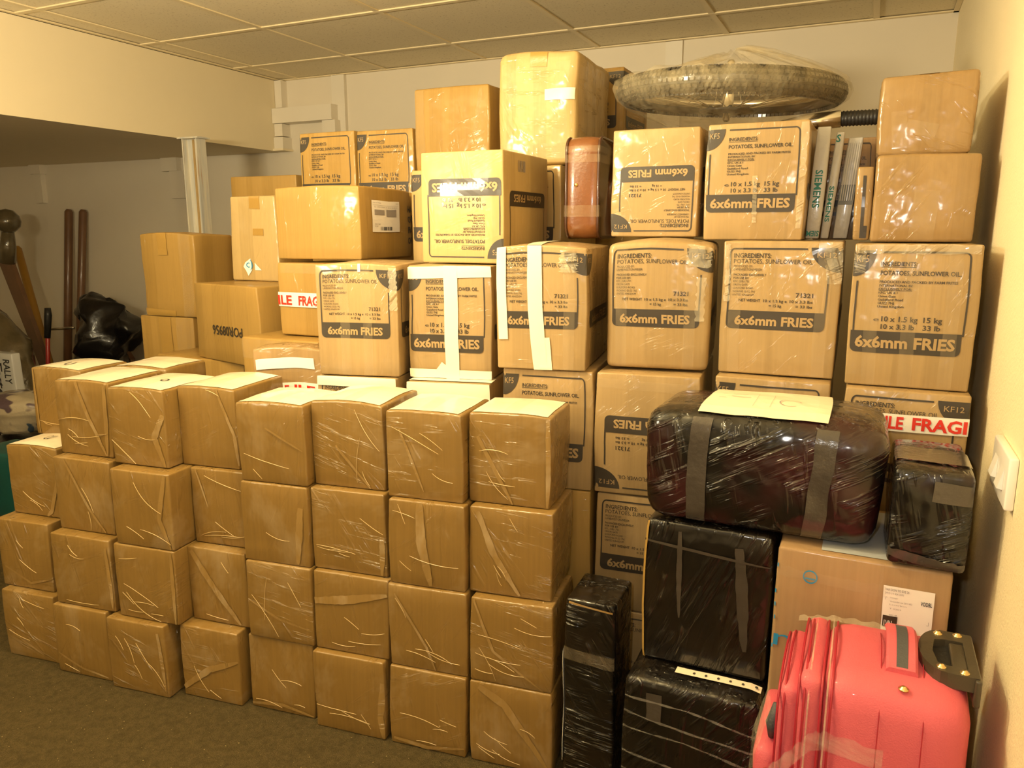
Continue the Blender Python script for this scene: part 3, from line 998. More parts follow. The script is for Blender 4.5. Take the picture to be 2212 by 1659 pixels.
w1.strip('top_tape', 'tape_brown', 'top', ((.5, 0), (.5, 1)), .04, .0015)
vn = Box('cardboard_box', 'narrow film-wrapped tan box squeezed beside the wall stack, under the topmost boxes', -.047, 2.0, 1.2, 0, .035, .166, .13, 'tan', r=.005, amp=.002, n=4)
vn.part('dark_stripe', 'print', 'front', [RECT(.40, .58, .12, .97, 1, 6), RECT(.40, .8, .80, .97, 2, 2)], .001)
l7 = Box('cardboard_box', 'large golden box with white barcode label on its side', -1.724, 1.95, 1.134, 6, .300, .222, .35, 'gold', r=.006, amp=.004, bulge=.006)
lb = l7.part('paper_label', 'paper', 'right', [RECT(.20, .73, .18, .62, 5, 5)], .0022)
l7.part('label_print', 'ink_grey', 'right', [T('Parcel Data', .22, .36, .205, .222), T('2001', .65, .71, .205, .222), RECT(.22, .7, .245, .248), T('12 300 0241 4 310 2045 4', .24, .68, .262, .28),
                                            RECT(.24, .42, .31, .38), RECT(.46, .66, .30, .40), T('4001 200', .24, .34, .50, .52), T('1210', .24, .30, .53, .55)], .0032)
l7.part('barcode', 'ink', 'right', [RECT(.35 + .02 * i, .35 + .02 * i + random.choice((.006, .013)), .545, .595, 1, 1) for i in range(12)], .0033)
l7.part('printed_words', 'ink', 'right', [T('HA', .91, 1.0, .22, .32, True), T('OF', .91, .995, .38, .48, True), T('PA', .91, 1.0, .54, .64, True), T('OR', .91, 1.0, .70, .80, True)], .0022)
l8 = Box('cardboard_box', 'golden box with red and white fragile tape under the large labelled box', -1.685, 1.9, .900, 0, .153, .224, .28, 'gold', r=.006, amp=.004)
l8.strip('fragile_tape', 'tape_white', 'front', ((0, .50), (1, .50)), .044, .0030)
l8.part('red_lettering', 'red', 'front', [T('ILE', .02, .36, .44, .57, 2), T('FRAG', .52, 1.0, .44, .57, 2)], .0045)
l8.strip('clear_tape', 'tape_clear', 'front', ((.1, .93), (1, .93)), .03, .0024)
l9 = Box('cardboard_box', 'brown box under the fragile-taped golden box, recycling mark on its front', -1.775, 1.82, 0, 0, .300, .897, .36, 'gold', r=.006, amp=.003)
l9.part('recycling_mark', 'ink', 'front', [T('▲', .06, .13, .15, .18)] if False else [RECT(.07, .075, .145, .175, 1, 2), RECT(.07, .13, .172, .176), RECT(.125, .13, .15, .175, 1, 2), T('PAP', .07, .13, .18, .195, True)], .002)
l9.strip('brown_tape', 'tape_clear', 'front', ((0, .96), (1, .96)), .06, .0022)
l10 = Box('cardboard_box', 'box banded in clear tape with white label strip and upside-down fragile tape', -1.578, 1.655, 0, 15, .207, .893, .095, 'tan', r=.006, amp=.004, bulge=.012)
l10.strip('white_label', 'paper', 'front', ((.06, .945), (.9, .955)), .030, .0030)
l10.strip('fragile_tape', 'tape_white', 'front', ((0, .862), (1, .872)), .040, .0030)
l10.part('red_lettering', 'red', 'front', [T('FRAGILE', .02, .52, .118, .138, 2), T('ILE', .60, .90, .116, .136, 2)], .0045)
l10.o.children[-1].data.transform(Matrix.Identity(4))
l3 = Box('cardboard_box', 'golden box printed upside down with POR08956, under the pale upright box', -2.266, 2.1, .758, -15, .418, .278, .30, 'gold', r=.006, amp=.004, kt=.985)
l3.part('printed_code', 'print', 'front', [T('POR08956', .24, .70, .35, .475, True)], .002, True)
l3.part('side_mark', 'print', 'right', [RECT(.45, .8, .30, .33), RECT(.45, .8, .55, .58), RECT(.78, .8, .3, .58, 1, 3)], .002)
l4 = Box('cardboard_box', 'low wide golden box under the box printed POR08956', -2.486, 2.1, 0, -5, .480, .757, .30, 'gold', r=.006, amp=.003)
l2 = Box('cardboard_box', 'golden box with brown tape standing under the left corner box', -2.801, 2.3, 0, 2, .290, .872, .28, 'gold', r=.006, amp=.004)
l2.strip('brown_tape', 'tape_brown', 'front', ((.48, 1), (.48, .6)), .065, .0024)
l2.strip('clear_tape', 'tape_clear', 'front', ((.85, 1), (.82, .6)), .09, .0024)
l1 = Box('cardboard_box', 'tall golden box at the far left of the pile, before the steel post', -2.758, 2.3, .874, 2, .278, .335, .22, 'gold', r=.008, amp=.006, kt=1.05, bulge=.008)
l1.strip('brown_tape', 'tape_brown', 'front', ((.42, 1), (.44, .74)), .050, .0028, 8)
l1.strip('clear_tape', 'tape_clear', 'front', ((.83, 1), (.86, .0)), .055, .0026)
l1.strip('brown_tape', 'tape_brown', 'front', ((0, .05), (.6, .03)), .03, .0028)
l5 = Box('cardboard_box', 'pale upright box with torn white sticker beside the large labelled box', -2.218, 2.25, 1.037, 0, .232, .312, .2, 'pale', r=.008, amp=.005, kt=.93)
l5.strip('brown_tape', 'tape_brown', 'front', ((.56, 1), (.55, .85)), .055, .0024, 6)
l5.strip('brown_tape', 'tape_brown', 'front', ((.62, .62), (.62, .54)), .05, .0024, 6)
l5.part('torn_sticker', 'paper', 'front', [([(.27, .17), (.31, .22), (.42, .27), (.44, .13), (.36, .06), (.32, .12)], [(5, 4, 3, 2, 1, 0)]), ([(.50, .22), (.50, .13), (.63, .13)], [(0, 1, 2)])], .0028)
l5.part('pen_scrawl', 'ink_blue', 'front', [T('c)', .33, .46, .745, .84)], .0038)
l6 = Box('cardboard_box', 'brown box behind the pale upright box, top just showing', -2.56, 2.62, 0, 0, .362, 1.452, .24, 'gold', r=.006, amp=.003)
Box('cardboard_box', 'plain carton behind the large labelled box, under the matching pair', -1.953, 2.40, 0, 0, .49, 1.273, .26, 'gold', group='plain support cartons')
Box('cardboard_box', 'plain carton low behind the upper main row, under the proud tier', -1.376, 2.22, 0, 0, .52, 1.115, .30, 'gold', group='plain support cartons')
lt2 = Box('cardboard_box', 'dim brown carton behind the leather case', -1.03, 2.6, 0, 0, .42, 1.460, .33, 'gold')

# ------------------------------------------------------------------ black wrapped things at the right
k1 = Box('black_chest', 'big black film-wrapped travel chest with white label on its lid', -.378, 1.45, .653, 0, .420, .224, .25, 'black_red', r=.036, amp=.006, bulge=.012, kt=1.035, sx=.004, cat='chest', fb=.010, n=9)
k1.strip('clear_tape', 'tape_black', 'front', ((.265, 1), (.245, 0)), .036, .0026)
k1.strip('clear_tape', 'tape_black', 'front', ((.77, 1), (.745, 0)), .036, .0026)
k1.part('paper_label', 'paper_warm', 'top', [RECT(.235, .765, .12, .93, 10, 6)], .0030)
k1.part('label_print', 'ink_grey', 'top', [RECT(.33, .40, .4, .408), RECT(.33, .42, .5, .508), RECT(.45, .4512, .3, .75, 1, 3), RECT(.52, .5212, .3, .75, 1, 3), RECT(.28, .30, .4, .406), RECT(.28, .31, .55, .556), ARC(.60, .60, .05, .09, .006, .5, 5.2, 14)], .0042)
k2 = Box('black_box', 'upright black film-wrapped box under the trunk, beside the big tan carton', -.372, 1.452, .346, 0, .247, .305, .24, 'black', r=.010, amp=.004, cat='box', n=8)
k2.strip('clear_tape', 'tape_black', 'front', ((.28, .95), (.31, .35)), .010, .0026, 18, .12, True)
k2.strip('clear_tape', 'tape_black', 'front', ((.75, .9), (.84, .2)), .022, .0026, 18, .12, True)
k2.strip('clear_tape', 'tape_black', 'front', ((0, .86), (.98, .80)), .006, .0030, 18, .1, True)
k2.strip('card_edge', 'gold', 'front', ((.012, 1), (.012, 0)), .008, .0022)
k3 = Box('black_box', 'black film-wrapped box by the right wall, on the big tan carton', .064, 1.415, .653, 0, .120, .172, .22, 'black_red', r=.010, amp=.004, bulge=.002, cat='box', n=8)
k3.strip('clear_tape', 'tape_black', 'front', ((.5, .82), (1, .80)), .034, .0026)
k3.strip('clear_tape', 'tape_black', 'front', ((0, .14), (1, .04)), .016, .0026, 18, .3)
k3.part('red_marks', 'red_dim', 'top', [T('B.3m', .25, .62, .50, .62, True)], .0012)
k3.strip('clear_tape', 'tape_black', 'top', ((0, .45), (1, .45)), .09, .003)
b1 = Box('black_box', 'large black film-wrapped box on the floor, lower front beside the pink suitcase', -.386, 1.372, 0, 0, .262, .344, .33, 'black', r=.016, amp=.006, fb=.006, cat='box', n=9)
for k, v in enumerate((.86, .76, .66, .5, .38, .25)):
    b1.strip('film_strand', 'film_thin', 'front', ((.02, v + .02), (.5, v + .015 * (-1) ** k), (.98, v - .05)), .004, .0036, 20, .5)
b1.strip('clear_tape', 'tape_black', 'front', ((.24, .93), (.25, .76)), .030, .0030, 6)
ps = b1.part('perforated_strip', 'paper_warm', 'top', [RECT(.36, .99, .78, .85, 8, 2)], .003)
b1.part('punched_hole', 'dark_gap', 'top', [DISC(.50 + .09 * i, .82, .010, .012, 0, 4 * H) for i in range(6)], .0042)
nb = Box('cardboard_box', 'big tan carton marked n with white delivery label, behind the pink suitcase', -.114, 1.425, 0, 0, .284, .648, .29, 'pinkish', r=.007, amp=.003)
nb.part('blue_letter', 'ink_blue', 'front', [T('n', .015, .125, .245, .302)], .002)
for y0 in (.05, .13, .17, .21, .30):
    nb.part('blue_mark', 'ink_blue', 'front', [RECT(.004, .014, y0, y0 + .012, 1, 1)], .002)
nb.part('round_mark', 'ink_blue', 'front', [ARC(.21, .075, .045, .02, .008, 0, 4 * H, 16, .5)], .002)
nb.part('round_mark_bar', 'ink_blue', 'front', [RECT(.18, .24, .078, .083)], .002)
nb.part('paper_label', 'paper', 'front', [RECT(.635, .915, .060, .255, 4, 6)], .0022)
nb.part('label_print', 'ink_grey', 'front', [T('VAN DON TO EXE 26', .645, .78, .066, .073, True), T('SPED 14 404 0301', .645, .75, .077, .083), T('Ontvanger', .675, .72, .09, .094),
                                             T('Verzonden aan 2014 402', .675, .80, .100, .105), T('Leverbon', .675, .77, .110, .114), T('T 0203', .675, .74, .122, .126), T('0001 48', .675, .72, .140, .145),
                                             RECT(.65, .66, .092, .093), RECT(.65, .652, .092, .10, 1, 1), RECT(.885, .897, .155, .156), RECT(.895, .897, .145, .156, 1, 1),
                                             T('1/1', .868, .885, .196, .204), T('2384', .875, .905, .222, .230, True), T('2001 40 0 0210', .65, .75, .19, .193), T('000 441', .77, .82, .187, .190)], .0033)
nb.part('label_print', 'ink', 'front', [T('VODBL', .845, .905, .089, .101, True)], .0034)
nb.part('black_block', 'print', 'front', [RECT(.642, .725, .146, .180, 2, 2)], .0032)
nb.part('white_letters', 'paper', 'front', [T('1VN', .65, .695, .158, .175, True)], .0042)
nb.part('paper_label', 'paper_blue', 'top', [RECT(.26, .99, .08, .95, 8, 6)], .0015)
nb.strip('clear_tape', 'tape_clear', 'front', ((.62, 1), (.61, .5)), .006, .0024)
nb.strip('clear_tape', 'tape_clear', 'front', ((0, .93), (.65, .92)), .02, .0026, 18, .3)
k4 = Box('black_package', 'narrow tall black package standing beside the right end of the front stack', -.540, 1.44, 0, 2, .114, .448, .14, 'black', r=.008, amp=.003, kt=.97, cat='package', n=7)
k4.strip('clear_tape', 'tape_clear', 'front', ((0, .72), (1, .70)), .028, .0026)
k4.strip('film_strand', 'fold', 'front', ((.08, .985), (.95, .965)), .004, .003)
k4.strip('paper_edge', 'paper', 'left', ((.955, .72), (.93, .45), (.96, .12)), .016, .003)

# ------------------------------------------------------------------ brown leather case
lc = empty('leather_case', (-.718, 2.0, 1.204), R(5))
tag(lc, 'brown leather case with rounded corners standing on end between cartons', 'case')


def rr_yz(d, h, r, n=6):
    pts = []
    for cy, cz, a0 in ((d - r, h - r, 0), (r, h - r, 90), (r, r, 180), (d - r, r, 270)):
        for i in range(n + 1):
            a = R(a0 + 90 * i / n)
            pts.append((cy + r * math.cos(a), cz + r * math.sin(a)))
    return pts


prof = rr_yz(.24, .262, .038)
N = len(prof)
xs_ = [-.046, -.043, -.02, 0.0, .02, .043, .046]
ins = [.004, 0, -.002, -.003, -.002, 0, .004]
vs, fs = [], []
for x, i_ in zip(xs_, ins):
    for (y, z) in prof:
        cy, cz = .12, .131
        k = 1 - i_ / .12
        vs.append((x, cy + (y - cy) * k, cz + (z - cz) * k))
for i in range(len(xs_) - 1):
    for k in range(N):
        fs.append((i * N + k, i * N + (k + 1) % N, (i + 1) * N + (k + 1) % N, (i + 1) * N + k))
fs.append(tuple(range(N)))
fs.append(tuple(reversed([(len(xs_) - 1) * N + k for k in range(N)])))
mk('case_body', vs, fs, 'leather', lc, True)
for x in (-.044, .044):
    m = MB()
    m.tube([(x, y, z) for y, z in prof] + [(x, *prof[0])], .0042, 6, False)
    m.build('piping', 'leather_dark', lc, True)
m = MB()
m.lathe([(.0, -.006), (.004, -.006), (.0055, -.003), (.0045, 0.002)], 10, 'y', (-.016, .0, .138))
m.build('stud', 'brass', lc, True)
for z, hh in ((.222, .016), (.196, .020), (.055, .030)):
    m = MB()
    m.box(-.0485, .0485, -.0045, .20, z, z + hh)
    m.build('clear_tape', 'tape_clear', lc)

# ------------------------------------------------------------------ grey packages leaning in the gap
for k, (bx, bz, tx, w, lab) in enumerate(((-.138, 1.203, -.128, .030, 'slim grey film-packed strip leaning nearest the printed carton'),
                                          (-.112, 1.203, -.092, .018, 'thinnest grey strip, leaning between two other grey packages'),
                                          (-.078, 1.203, -.058, .032, 'ribbed grey strip package leaning nearest the right wall stack'))):
    h = .262 - .012 * k
    b = Box('strip_package', lab, bx, 2.05 + .02 * k, bz, 0, w, h, .02, 'strip_grey', r=.003, amp=.001, sx=tx - bx, cat='package', group='grey packages leaning in the gap', corner='mid', n=4)
    if k < 2:
        b.part('teal_lettering', 'ink_teal', 'front', [T('SIEM', .05, .95, .02, .07, True)] if k == 0 else [T('S', .1, .6, .02, .09, True)], .001, k == 0)
        vs, fs, wd = text_geo('SIEMENS', True)
        geo = [([(.25 + .5 * bb, .62 - a / wd * .34 - .12 * k) for a, bb in vs], [tuple(f) for f in fs])]
        b.part('teal_lettering', 'ink_teal', 'front', geo, .001)
    else:
        b.part('dark_window', 'strip_dark', 'front', [RECT(.04, .96, .46, .66, 2, 4)], .001)
        for i in range(6):
            b.part('rib', 'strip_grey', 'front', [RECT(.1 + .14 * i, .16 + .14 * i, .05, .62, 1, 4)], .002)

# ------------------------------------------------------------------ wrapped bicycle wheel on top of the cartons
wh = empty('bicycle_wheel', (-.405, 2.33, 1.600))
wh.rotation_euler = (R(1.5), R(2.5), 0)
tag(wh, 'film-wrapped spoked bicycle wheel with knobbly tyre lying on the cartons', 'wheel')
RW, RT = .277, .027


def torus(R0, r0, n=72, m=10, sq=1.0):
    vs, fs = [], []
    for i in range(n):
        a = 2 * math.pi * i / n
        for j in range(m):
            b = 2 * math.pi * j / m
            rr = R0 + r0 * math.cos(b)
            vs.append((rr * math.cos(a), rr * math.sin(a), r0 * sq * math.sin(b)))
    for i in range(n):
        for j in range(m):
            fs.append((i * m + j, ((i + 1) % n) * m + j, ((i + 1) % n) * m + (j + 1) % m, i * m + (j + 1) % m))
    return vs, fs


mk('tyre', *torus(RW, RT), 'tyre', wh, True)
mk('rim', *torus(RW - .034, .012), 'chrome', wh, True)
tr = MB()
for i in range(130):
    a = 2 * math.pi * i / 130
    for b in (-1.5, -1.0, -.5, 0, .5, 1.0, 1.5):
        a2 = a + (.024 if abs(b) in (.5, 1.5) else 0)
        c = Vector((math.cos(a2), math.sin(a2), 0))
        q = c * (RW + (RT + .003) * math.cos(b)) + Vector((0, 0, (RT + .003) * math.sin(b)))
        nrm = c * math.cos(b) + Vector((0, 0, math.sin(b)))
        tg = Vector((-math.sin(a2), math.cos(a2), 0))
        up = nrm.cross(tg)
        vs = [q + tg * sx * .0050 + up * sy * .0044 + nrm * sz for sx in (-1, 1) for sy in (-1, 1) for sz in (-.003, .005)]
        tr.add(vs, [(0, 1, 3, 2), (4, 6, 7, 5), (0, 4, 5, 1), (2, 3, 7, 6), (1, 5, 7, 3)])
tr.build('tread', 'tyre', wh)['kind'] = 'stuff'
m = MB()
m.lathe([(.006, -.075), (.010, -.07), (.010, -.05), (.030, -.048), (.030, -.042), (.016, -.036), (.016, .036), (.030, .042), (.030, .048), (.010, .05), (.010, .085), (.006, .09)], 16)
m.build('hub', 'chrome', wh, True)
sp = MB()
for i in range(36):
    a = 2 * math.pi * i / 36
    z = .045 if i % 2 else -.045
    a2 = a + (.6 if (i // 2) % 2 else -.6)
    sp.tube([(.028 * math.cos(a2), .028 * math.sin(a2), z), ((RW - .036) * math.cos(a), (RW - .036) * math.sin(a), 0)], .0013, 4)
sp.build('spokes', 'steel', wh)['kind'] = 'stuff'
m = MB()
for a in range(8):
    m.tube([(.04 * math.cos(a * .785), .04 * math.sin(a * .785), -.05), (.075 * math.cos(a * .785 + .3), .075 * math.sin(a * .785 + .3), -.042)], .006, 6)
m.lathe([(.045, -.052), (.075, -.05), (.078, -.046), (.075, -.042), (.045, -.04)], 24)
m.build('sprocket', 'rubber', wh, True)
# film drawn from hub to tyre above and below
fv, ff = [], []
prf = [(.03, -.112), (.07, -.110), (.15, -.092), (.23, -.062), (.284, -.042), (.316, -.018), (.324, .004), (.317, .024), (.29, .038), (.21, .055), (.12, .084), (.05, .102), (.01, .106)]
nn = 72
for i, (r_, z_) in enumerate(prf):
    for k in range(nn):
        a = 2 * math.pi * k / nn
        cr = .004 * math.sin(a * 17 + i * .7) + .006 * noise.noise(Vector((math.cos(a) * 4, math.sin(a) * 4, i * .35)))
        e = 1 if 0 < i < len(prf) - 1 else 0
        fv.append((r_ * math.cos(a) + cr * math.cos(a) * e, r_ * math.sin(a) + cr * math.sin(a) * e, z_ + cr * 1.2 * e + (.014 * math.cos(a) if i > 8 else 0)))
for i in range(len(prf) - 1):
    for k in range(nn):
        ff.append((i * nn + k, i * nn + (k + 1) % nn, (i + 1) * nn + (k + 1) % nn, (i + 1) * nn + k))
mk('stretch_film', fv, ff, 'film_gold', wh, True)
# wrapped white bundle at the wheel's left edge
hb = empty('handlebar', (-.10, 2.30, 1.512))
tag(hb, 'chrome handlebar end with black ribbed grip poking out behind the top box', 'handlebar')
m = MB()
m.tube([(-.16, .02, -.012), (-.09, .0, -.004), (-.005, 0, 0)], [.018, .021, .022], 14)
m.build('tube', 'chrome', hb, True)
m = MB()
pts, rs = [], []
for i in range(60):
    pts.append((-.008 + .17 * i / 59, 0, 0))
    rs.append(.0185 + (.0022 if i % 3 == 0 else 0))
m.tube(pts, rs, 14)
m.build('grip', 'rubber', hb, True)
pk = Box('wrapped_parcel', 'flat clear-wrapped silver parcel under the left edge of the bicycle wheel', -.66, 2.30, 1.475, 0, .15, .030, .12, 'film', r=.012, amp=.008, bulge=.01, cat='parcel')

# ------------------------------------------------------------------ pink suitcase
sc = empty('suitcase', (-.006, 1.155, 0))
tag(sc, 'pink cloth suitcase with black trolley handle, standing before the tan carton', 'suitcase')


def shell(name, x0, x1, y0, y1, z1, r, mat, amp=.004, bul=.010, n=8, z0=0.0):
    w, d, h = x1 - x0, y1 - y0, z1 - z0
    vs, fs = rbox(w, d, h, min(r, w * .45), n)
    sd = Vector((random.random() * 9, 3, 1))
    o = []
    for x, y, z in vs:
        t_ = z / h
        uy = max(0, 1 - (2 * y / d - 1) ** 2)
        ut = max(0, 1 - (2 * t_ - 1) ** 2)
        nv = noise.noise_vector(Vector((x, y, z)) * 9 + sd) * amp
        o.append((x + (x0 + x1) / 2 + nv.x, y + y0 + (2 * y / d - 1) * bul * ut + nv.y, z + z0 + bul * uy * t_ * t_ + nv.z * t_))
    return mk(name, o, fs, mat, sc, True)


shell('main_body', -.012, .192, .0, .235, .552, .040, 'pink', .003, .012, 10)
shell('middle_section', -.044, -.008, .006, .228, .548, .030, 'pink', .003, .010)
shell('front_pocket', -.074, -.038, .012, .220, .520, .030, 'pink', .005, .008)
shell('lower_pocket', -.104, -.066, .016, .214, .400, .040, 'pink', .006, .010)


def loop(x, y0, y1, z1, r, rad, name, mat, bul=.012):
    pts = []
    for i in range(9):
        t_ = i / 8
        pts.append((x, y0 - bul * (1 - (2 * t_ * .93 - 1) ** 2) - .001, .01 + (z1 - r - .01) * t_))
    for i in range(1, 7):
        a = R(180 - 90 * i / 6)
        pts.append((x, y0 + r + r * math.cos(a), z1 - r + r * math.sin(a) + .002))
    for i in range(1, 8):
        t_ = i / 8
        pts.append((x, y0 + r + (y1 - y0 - 2 * r) * t_, z1 + .002 + bul * (1 - (2 * t_ - 1) ** 2)))
    for i in range(0, 6):
        a = R(90 - 90 * i / 6)
        pts.append((x, y1 - r + r * math.cos(a), z1 - r + r * math.sin(a) + .002))
    m = MB()
    m.tube(pts, rad, 6)
    return m.build(name, mat, sc, True)


for x, z1 in ((-.010, .552), (.004, .553), (-.043, .549), (-.034, .549)):
    loop(x, .002, .233, z1, .042, .0022, 'zip', 'pink_dark')
loop(-.072, .012, .22, .520, .034, .0020, 'piping', 'pink_dark', .008)
loop(-.063, .012, .22, .524, .034, .0020, 'piping', 'pink_dark', .008)
loop(-.028, .002, .233, .551, .040, .0016, 'film_strand', 'film', .013)
loop(-.002, .000, .235, .556, .042, .0016, 'film_strand', 'film', .013)
for x in (.070, .128):
    loop(x, .0, .235, .5525, .042, .0009, 'seam', 'pink_dark', .0165)
# carry handle
m = MB()
N_ = 14
vs, fs = [], []
for i in range(N_ + 1):
    t_ = i / N_
    y = .055 + .150 * t_
    z = .565 + .022 * math.sin(math.pi * t_)
    for x, dz in ((.076, 0), (.080, .004), (.116, .004), (.120, 0)):
        vs.append((x, y, z + dz))
    for x in (.120, .076):
        vs.append((x, y, z - .004))
for i in range(N_):
    for k in range(6):
        fs.append((i * 6 + k, i * 6 + (k + 1) % 6, (i + 1) * 6 + (k + 1) % 6, (i + 1) * 6 + k))
fs += [tuple(range(6)), tuple(reversed(range(N_ * 6, N_ * 6 + 6)))]
mk('carry_handle', vs, fs, 'pink', sc)
m = MB()
vs, fs = [], []
for i in range(N_ + 1):
    t_ = i / N_
    y = .058 + .142 * t_
    z = .5705 + .022 * math.sin(math.pi * t_)
    vs += [(.090, y, z), (.106, y, z)]
for i in range(N_):
    fs.append((2 * i, 2 * i + 1, 2 * i + 3, 2 * i + 2))
mk('handle_strap', vs, fs, 'grey_strap', sc)


def rivet(x, y, z, r=.0055, parent=None):
    m = MB()
    m.lathe([(r * 1.5, -.001), (r * 1.5, .0015), (r, .0018), (r * .9, .004), (r * .4, .0052)], 12, 'z', (x, y, z))
    return m.build('rivet', 'brass', parent or sc, True)


rivet(.100, .022, .556, .005)
# trolley handle housing with its recess and bar
zt = .580
outer, inner = [], []
for i in range(13):
    a = R(90 + 180 * i / 12)
    outer.append((.158 + .036 * math.cos(a), .122 + .068 * math.sin(a)))
outer += [(.199, .054), (.199, .190)]
inner = [(.146, .155), (.141, .118), (.146, .081), (.162, .076), (.186, .076), (.186, .160), (.162, .160)]
hs = empty('trolley_housing')
hs.parent = sc
bm_v = [(x, y, zt) for x, y in outer] + [(x, y, zt - .022) for x, y in outer] + [(x, y, zt + .0005) for x, y in inner] + [(x, y, zt - .016) for x, y in inner]
import bmesh
bm = bmesh.new()
ov = [bm.verts.new((x, y, zt)) for x, y in outer]
iv = [bm.verts.new((x, y, zt)) for x, y in inner]
ee = [bm.edges.new((ov[i], ov[(i + 1) % len(ov)])) for i in range(len(ov))] + [bm.edges.new((iv[i], iv[(i + 1) % len(iv)])) for i in range(len(iv))]
bmesh.ops.triangle_fill(bm, use_beauty=True, use_dissolve=False, edges=ee)
ex = bmesh.ops.extrude_face_region(bm, geom=list(bm.faces))
for v in [g for g in ex['geom'] if isinstance(g, bmesh.types.BMVert)]:
    v.co.z -= .024
bmesh.ops.recalc_face_normals(bm, faces=bm.faces)
me = bpy.data.meshes.new('housing_plate')
bm.to_mesh(me)
bm.free()
me.materials.append(M['charcoal'])
o = bpy.data.objects.new('housing_plate', me)
COL.objects.link(o)
o.parent = hs
m = MB()
m.box(.139, .188, .074, .162, zt - .016, zt - .012)
m.build('recess_floor', 'rubber', hs)
m = MB()
m.box(.166, .187, .079, .157, zt - .012, zt - .002, b=.003)
m.build('grip_bar', 'charcoal', hs, True)
for x, y in ((.152, .176), (.180, .180), (.150, .068), (.180, .062)):
    rivet(x, y, zt, .0045, hs)
m = MB()
m.box(.193, .202, .048, .196, zt - .045, zt - .002, b=.003)
m.build('housing_lip', 'charcoal', hs, True)
# pocket zip puller, dark window and film over the suitcase
m = MB()
m.box(-.086, -.080, .004, .009, .33, .375)
m.build('zip_puller', 'brass', sc)
m = MB()
m.tube([(-.096, .010, .12), (-.092, .006, .20), (-.084, .006, .30), (-.078, .008, .37)], .0045, 6)
m.build('zip', 'pink_dark', sc, True)
m = MB()
m.tube([(-.080, .045, .41), (-.079, .035, .44), (-.075, .045, .47)], [.006, .011, .006], 8)
m.build('dark_patch', 'grey_strap', sc, True)


def band(name, mat, pts, wvec, parent):
    vs, fs = [], []
    n = 24
    for i in range(n + 1):
        t_ = i / n * (len(pts) - 1)
        k = min(int(t_), len(pts) - 2)
        f = t_ - k
        p = Vector(pts[k]) * (1 - f) + Vector(pts[k + 1]) * f
        j = .0015 * math.sin(i * 1.9)
        for q in range(4):
            vs.append(p + Vector(wvec) * (q / 3 - .5) + Vector((0, j * (q - 1.5), j)))
    for i in range(n):
        for q in range(3):
            a = i * 4 + q
            fs.append((a, a + 1, a + 5, a + 4))
    return mk(name, vs, fs, mat, parent, True)


band('film_band', 'film', [(-.078, -.004, .30), (-.03, -.016, .315), (.05, -.018, .295), (.12, -.018, .265), (.195, -.008, .235)], (0, -.001, .05), sc)
band('film_band', 'film_thin', [(-.078, -.002, .37), (-.045, -.012, .42), (-.02, -.012, .455), (.0, -.012, .462), (.08, -.012, .452)], (0, 0, .032), sc)
band('film_band', 'film', [(-.108, .03, .0), (-.112, .025, .2), (-.106, .03, .40), (-.088, .06, .47)], (-.012, .07, 0), sc)
band('film_edge', 'film', [(-.06, .205, .546), (.0, .215, .553), (.08, .218, .553), (.14, .215, .549)], (0, .012, .004), sc)

# ------------------------------------------------------------------ odds and ends leaning in the dark corner
jk = empty('ball_headed_staff', (-5.07, 3.3, 0))
tag(jk, 'film-wrapped carved staff with dark ball head and red patch, leaning in the corner', 'staff')
m = MB()
m.lathe([(.001, .082), (.045, .07), (.075, .035), (.083, 0), (.075, -.035), (.05, -.06), (.03, -.075)], 18, 'z', (-.11, .0, 1.285))
m.build('ball_head', 'junk', jk, True)
m = MB()
m.lathe([(.001, .0), (.02, .003), (.032, .016)], 14, 'y', (-.10, -.088, 1.285))
m.build('red_patch', 'red_paint', jk, True)
m = MB()
m.tube([(-.11, 0, 1.23), (-.135, 0, 1.12), (-.165, 0, 1.02)], [.035, .05, .055], 10)
m.build('neck', 'junk', jk, True)
m = MB()
for dx in (0,):
    m.add([(-.26, 0, 1.04), (-.14, 0, 1.06), (.125, 0, .34), (.045, 0, .33), (-.26, .03, 1.04), (-.14, .03, 1.06), (.125, .03, .34), (.045, .03, .33),
           (.30, 0, .0), (.20, 0, .0), (.30, .03, .0), (.20, .03, .0)],
          [(0, 3, 2, 1), (4, 5, 6, 7), (0, 1, 5, 4), (1, 2, 6, 5), (0, 4, 7, 3), (3, 9, 8, 2), (7, 6, 10, 11), (2, 8, 10, 6), (3, 7, 11, 9)])
m.build('shaft', 'wood_dark', jk)


def pole(name, label, cat, p0, p1, r, mat, extra=None):
    m = MB()
    p0, p1 = Vector(p0), Vector(p1)
    d = (p1 - p0).normalized()
    m.tube([Vector((0, 0, 0)), (p1 - p0) * .5, p1 - p0, p1 - p0 + d * r * .7], [r, r * 1.02, r, r * .55], 12)
    o = m.build(name, mat, None, True)
    o.location = p0
    tag(o, label, cat)
    return o


pole('broom_pole', 'brown round wooden pole leaning on the back wall, nearer the dark corner', 'pole', (-5.22, 3.60, 0), (-5.118, 3.70, 1.355), .027, 'wood_dark')
pole('broom_pole', 'brown round wooden pole leaning on the back wall, nearer the black bag', 'pole', (-5.10, 3.60, 0), (-4.972, 3.70, 1.352), .026, 'wood_dark')
pole('yellow_pole', 'yellow wooden pole leaning behind the ball-headed staff', 'pole', (-5.02, 3.42, 0), (-5.445, 3.52, 1.10), .026, 'wood_yellow')
rt = pole('red_tool', 'slim red-shafted tool with black grip standing in the corner', 'tool', (-4.76, 3.14, 0), (-4.722, 3.18, .60), .013, 'red_paint')
m = MB()
m.tube([(.034, .035, .555), (.045, .05, .70), (.046, .052, .745)], [.018, .022, .018], 10)
m.build('grip', 'rubber', rt, True)
cb = MB()
cb.tube([(0, 0, 0), (.14, 0, .012), (.27, 0, .025)], .009, 8)
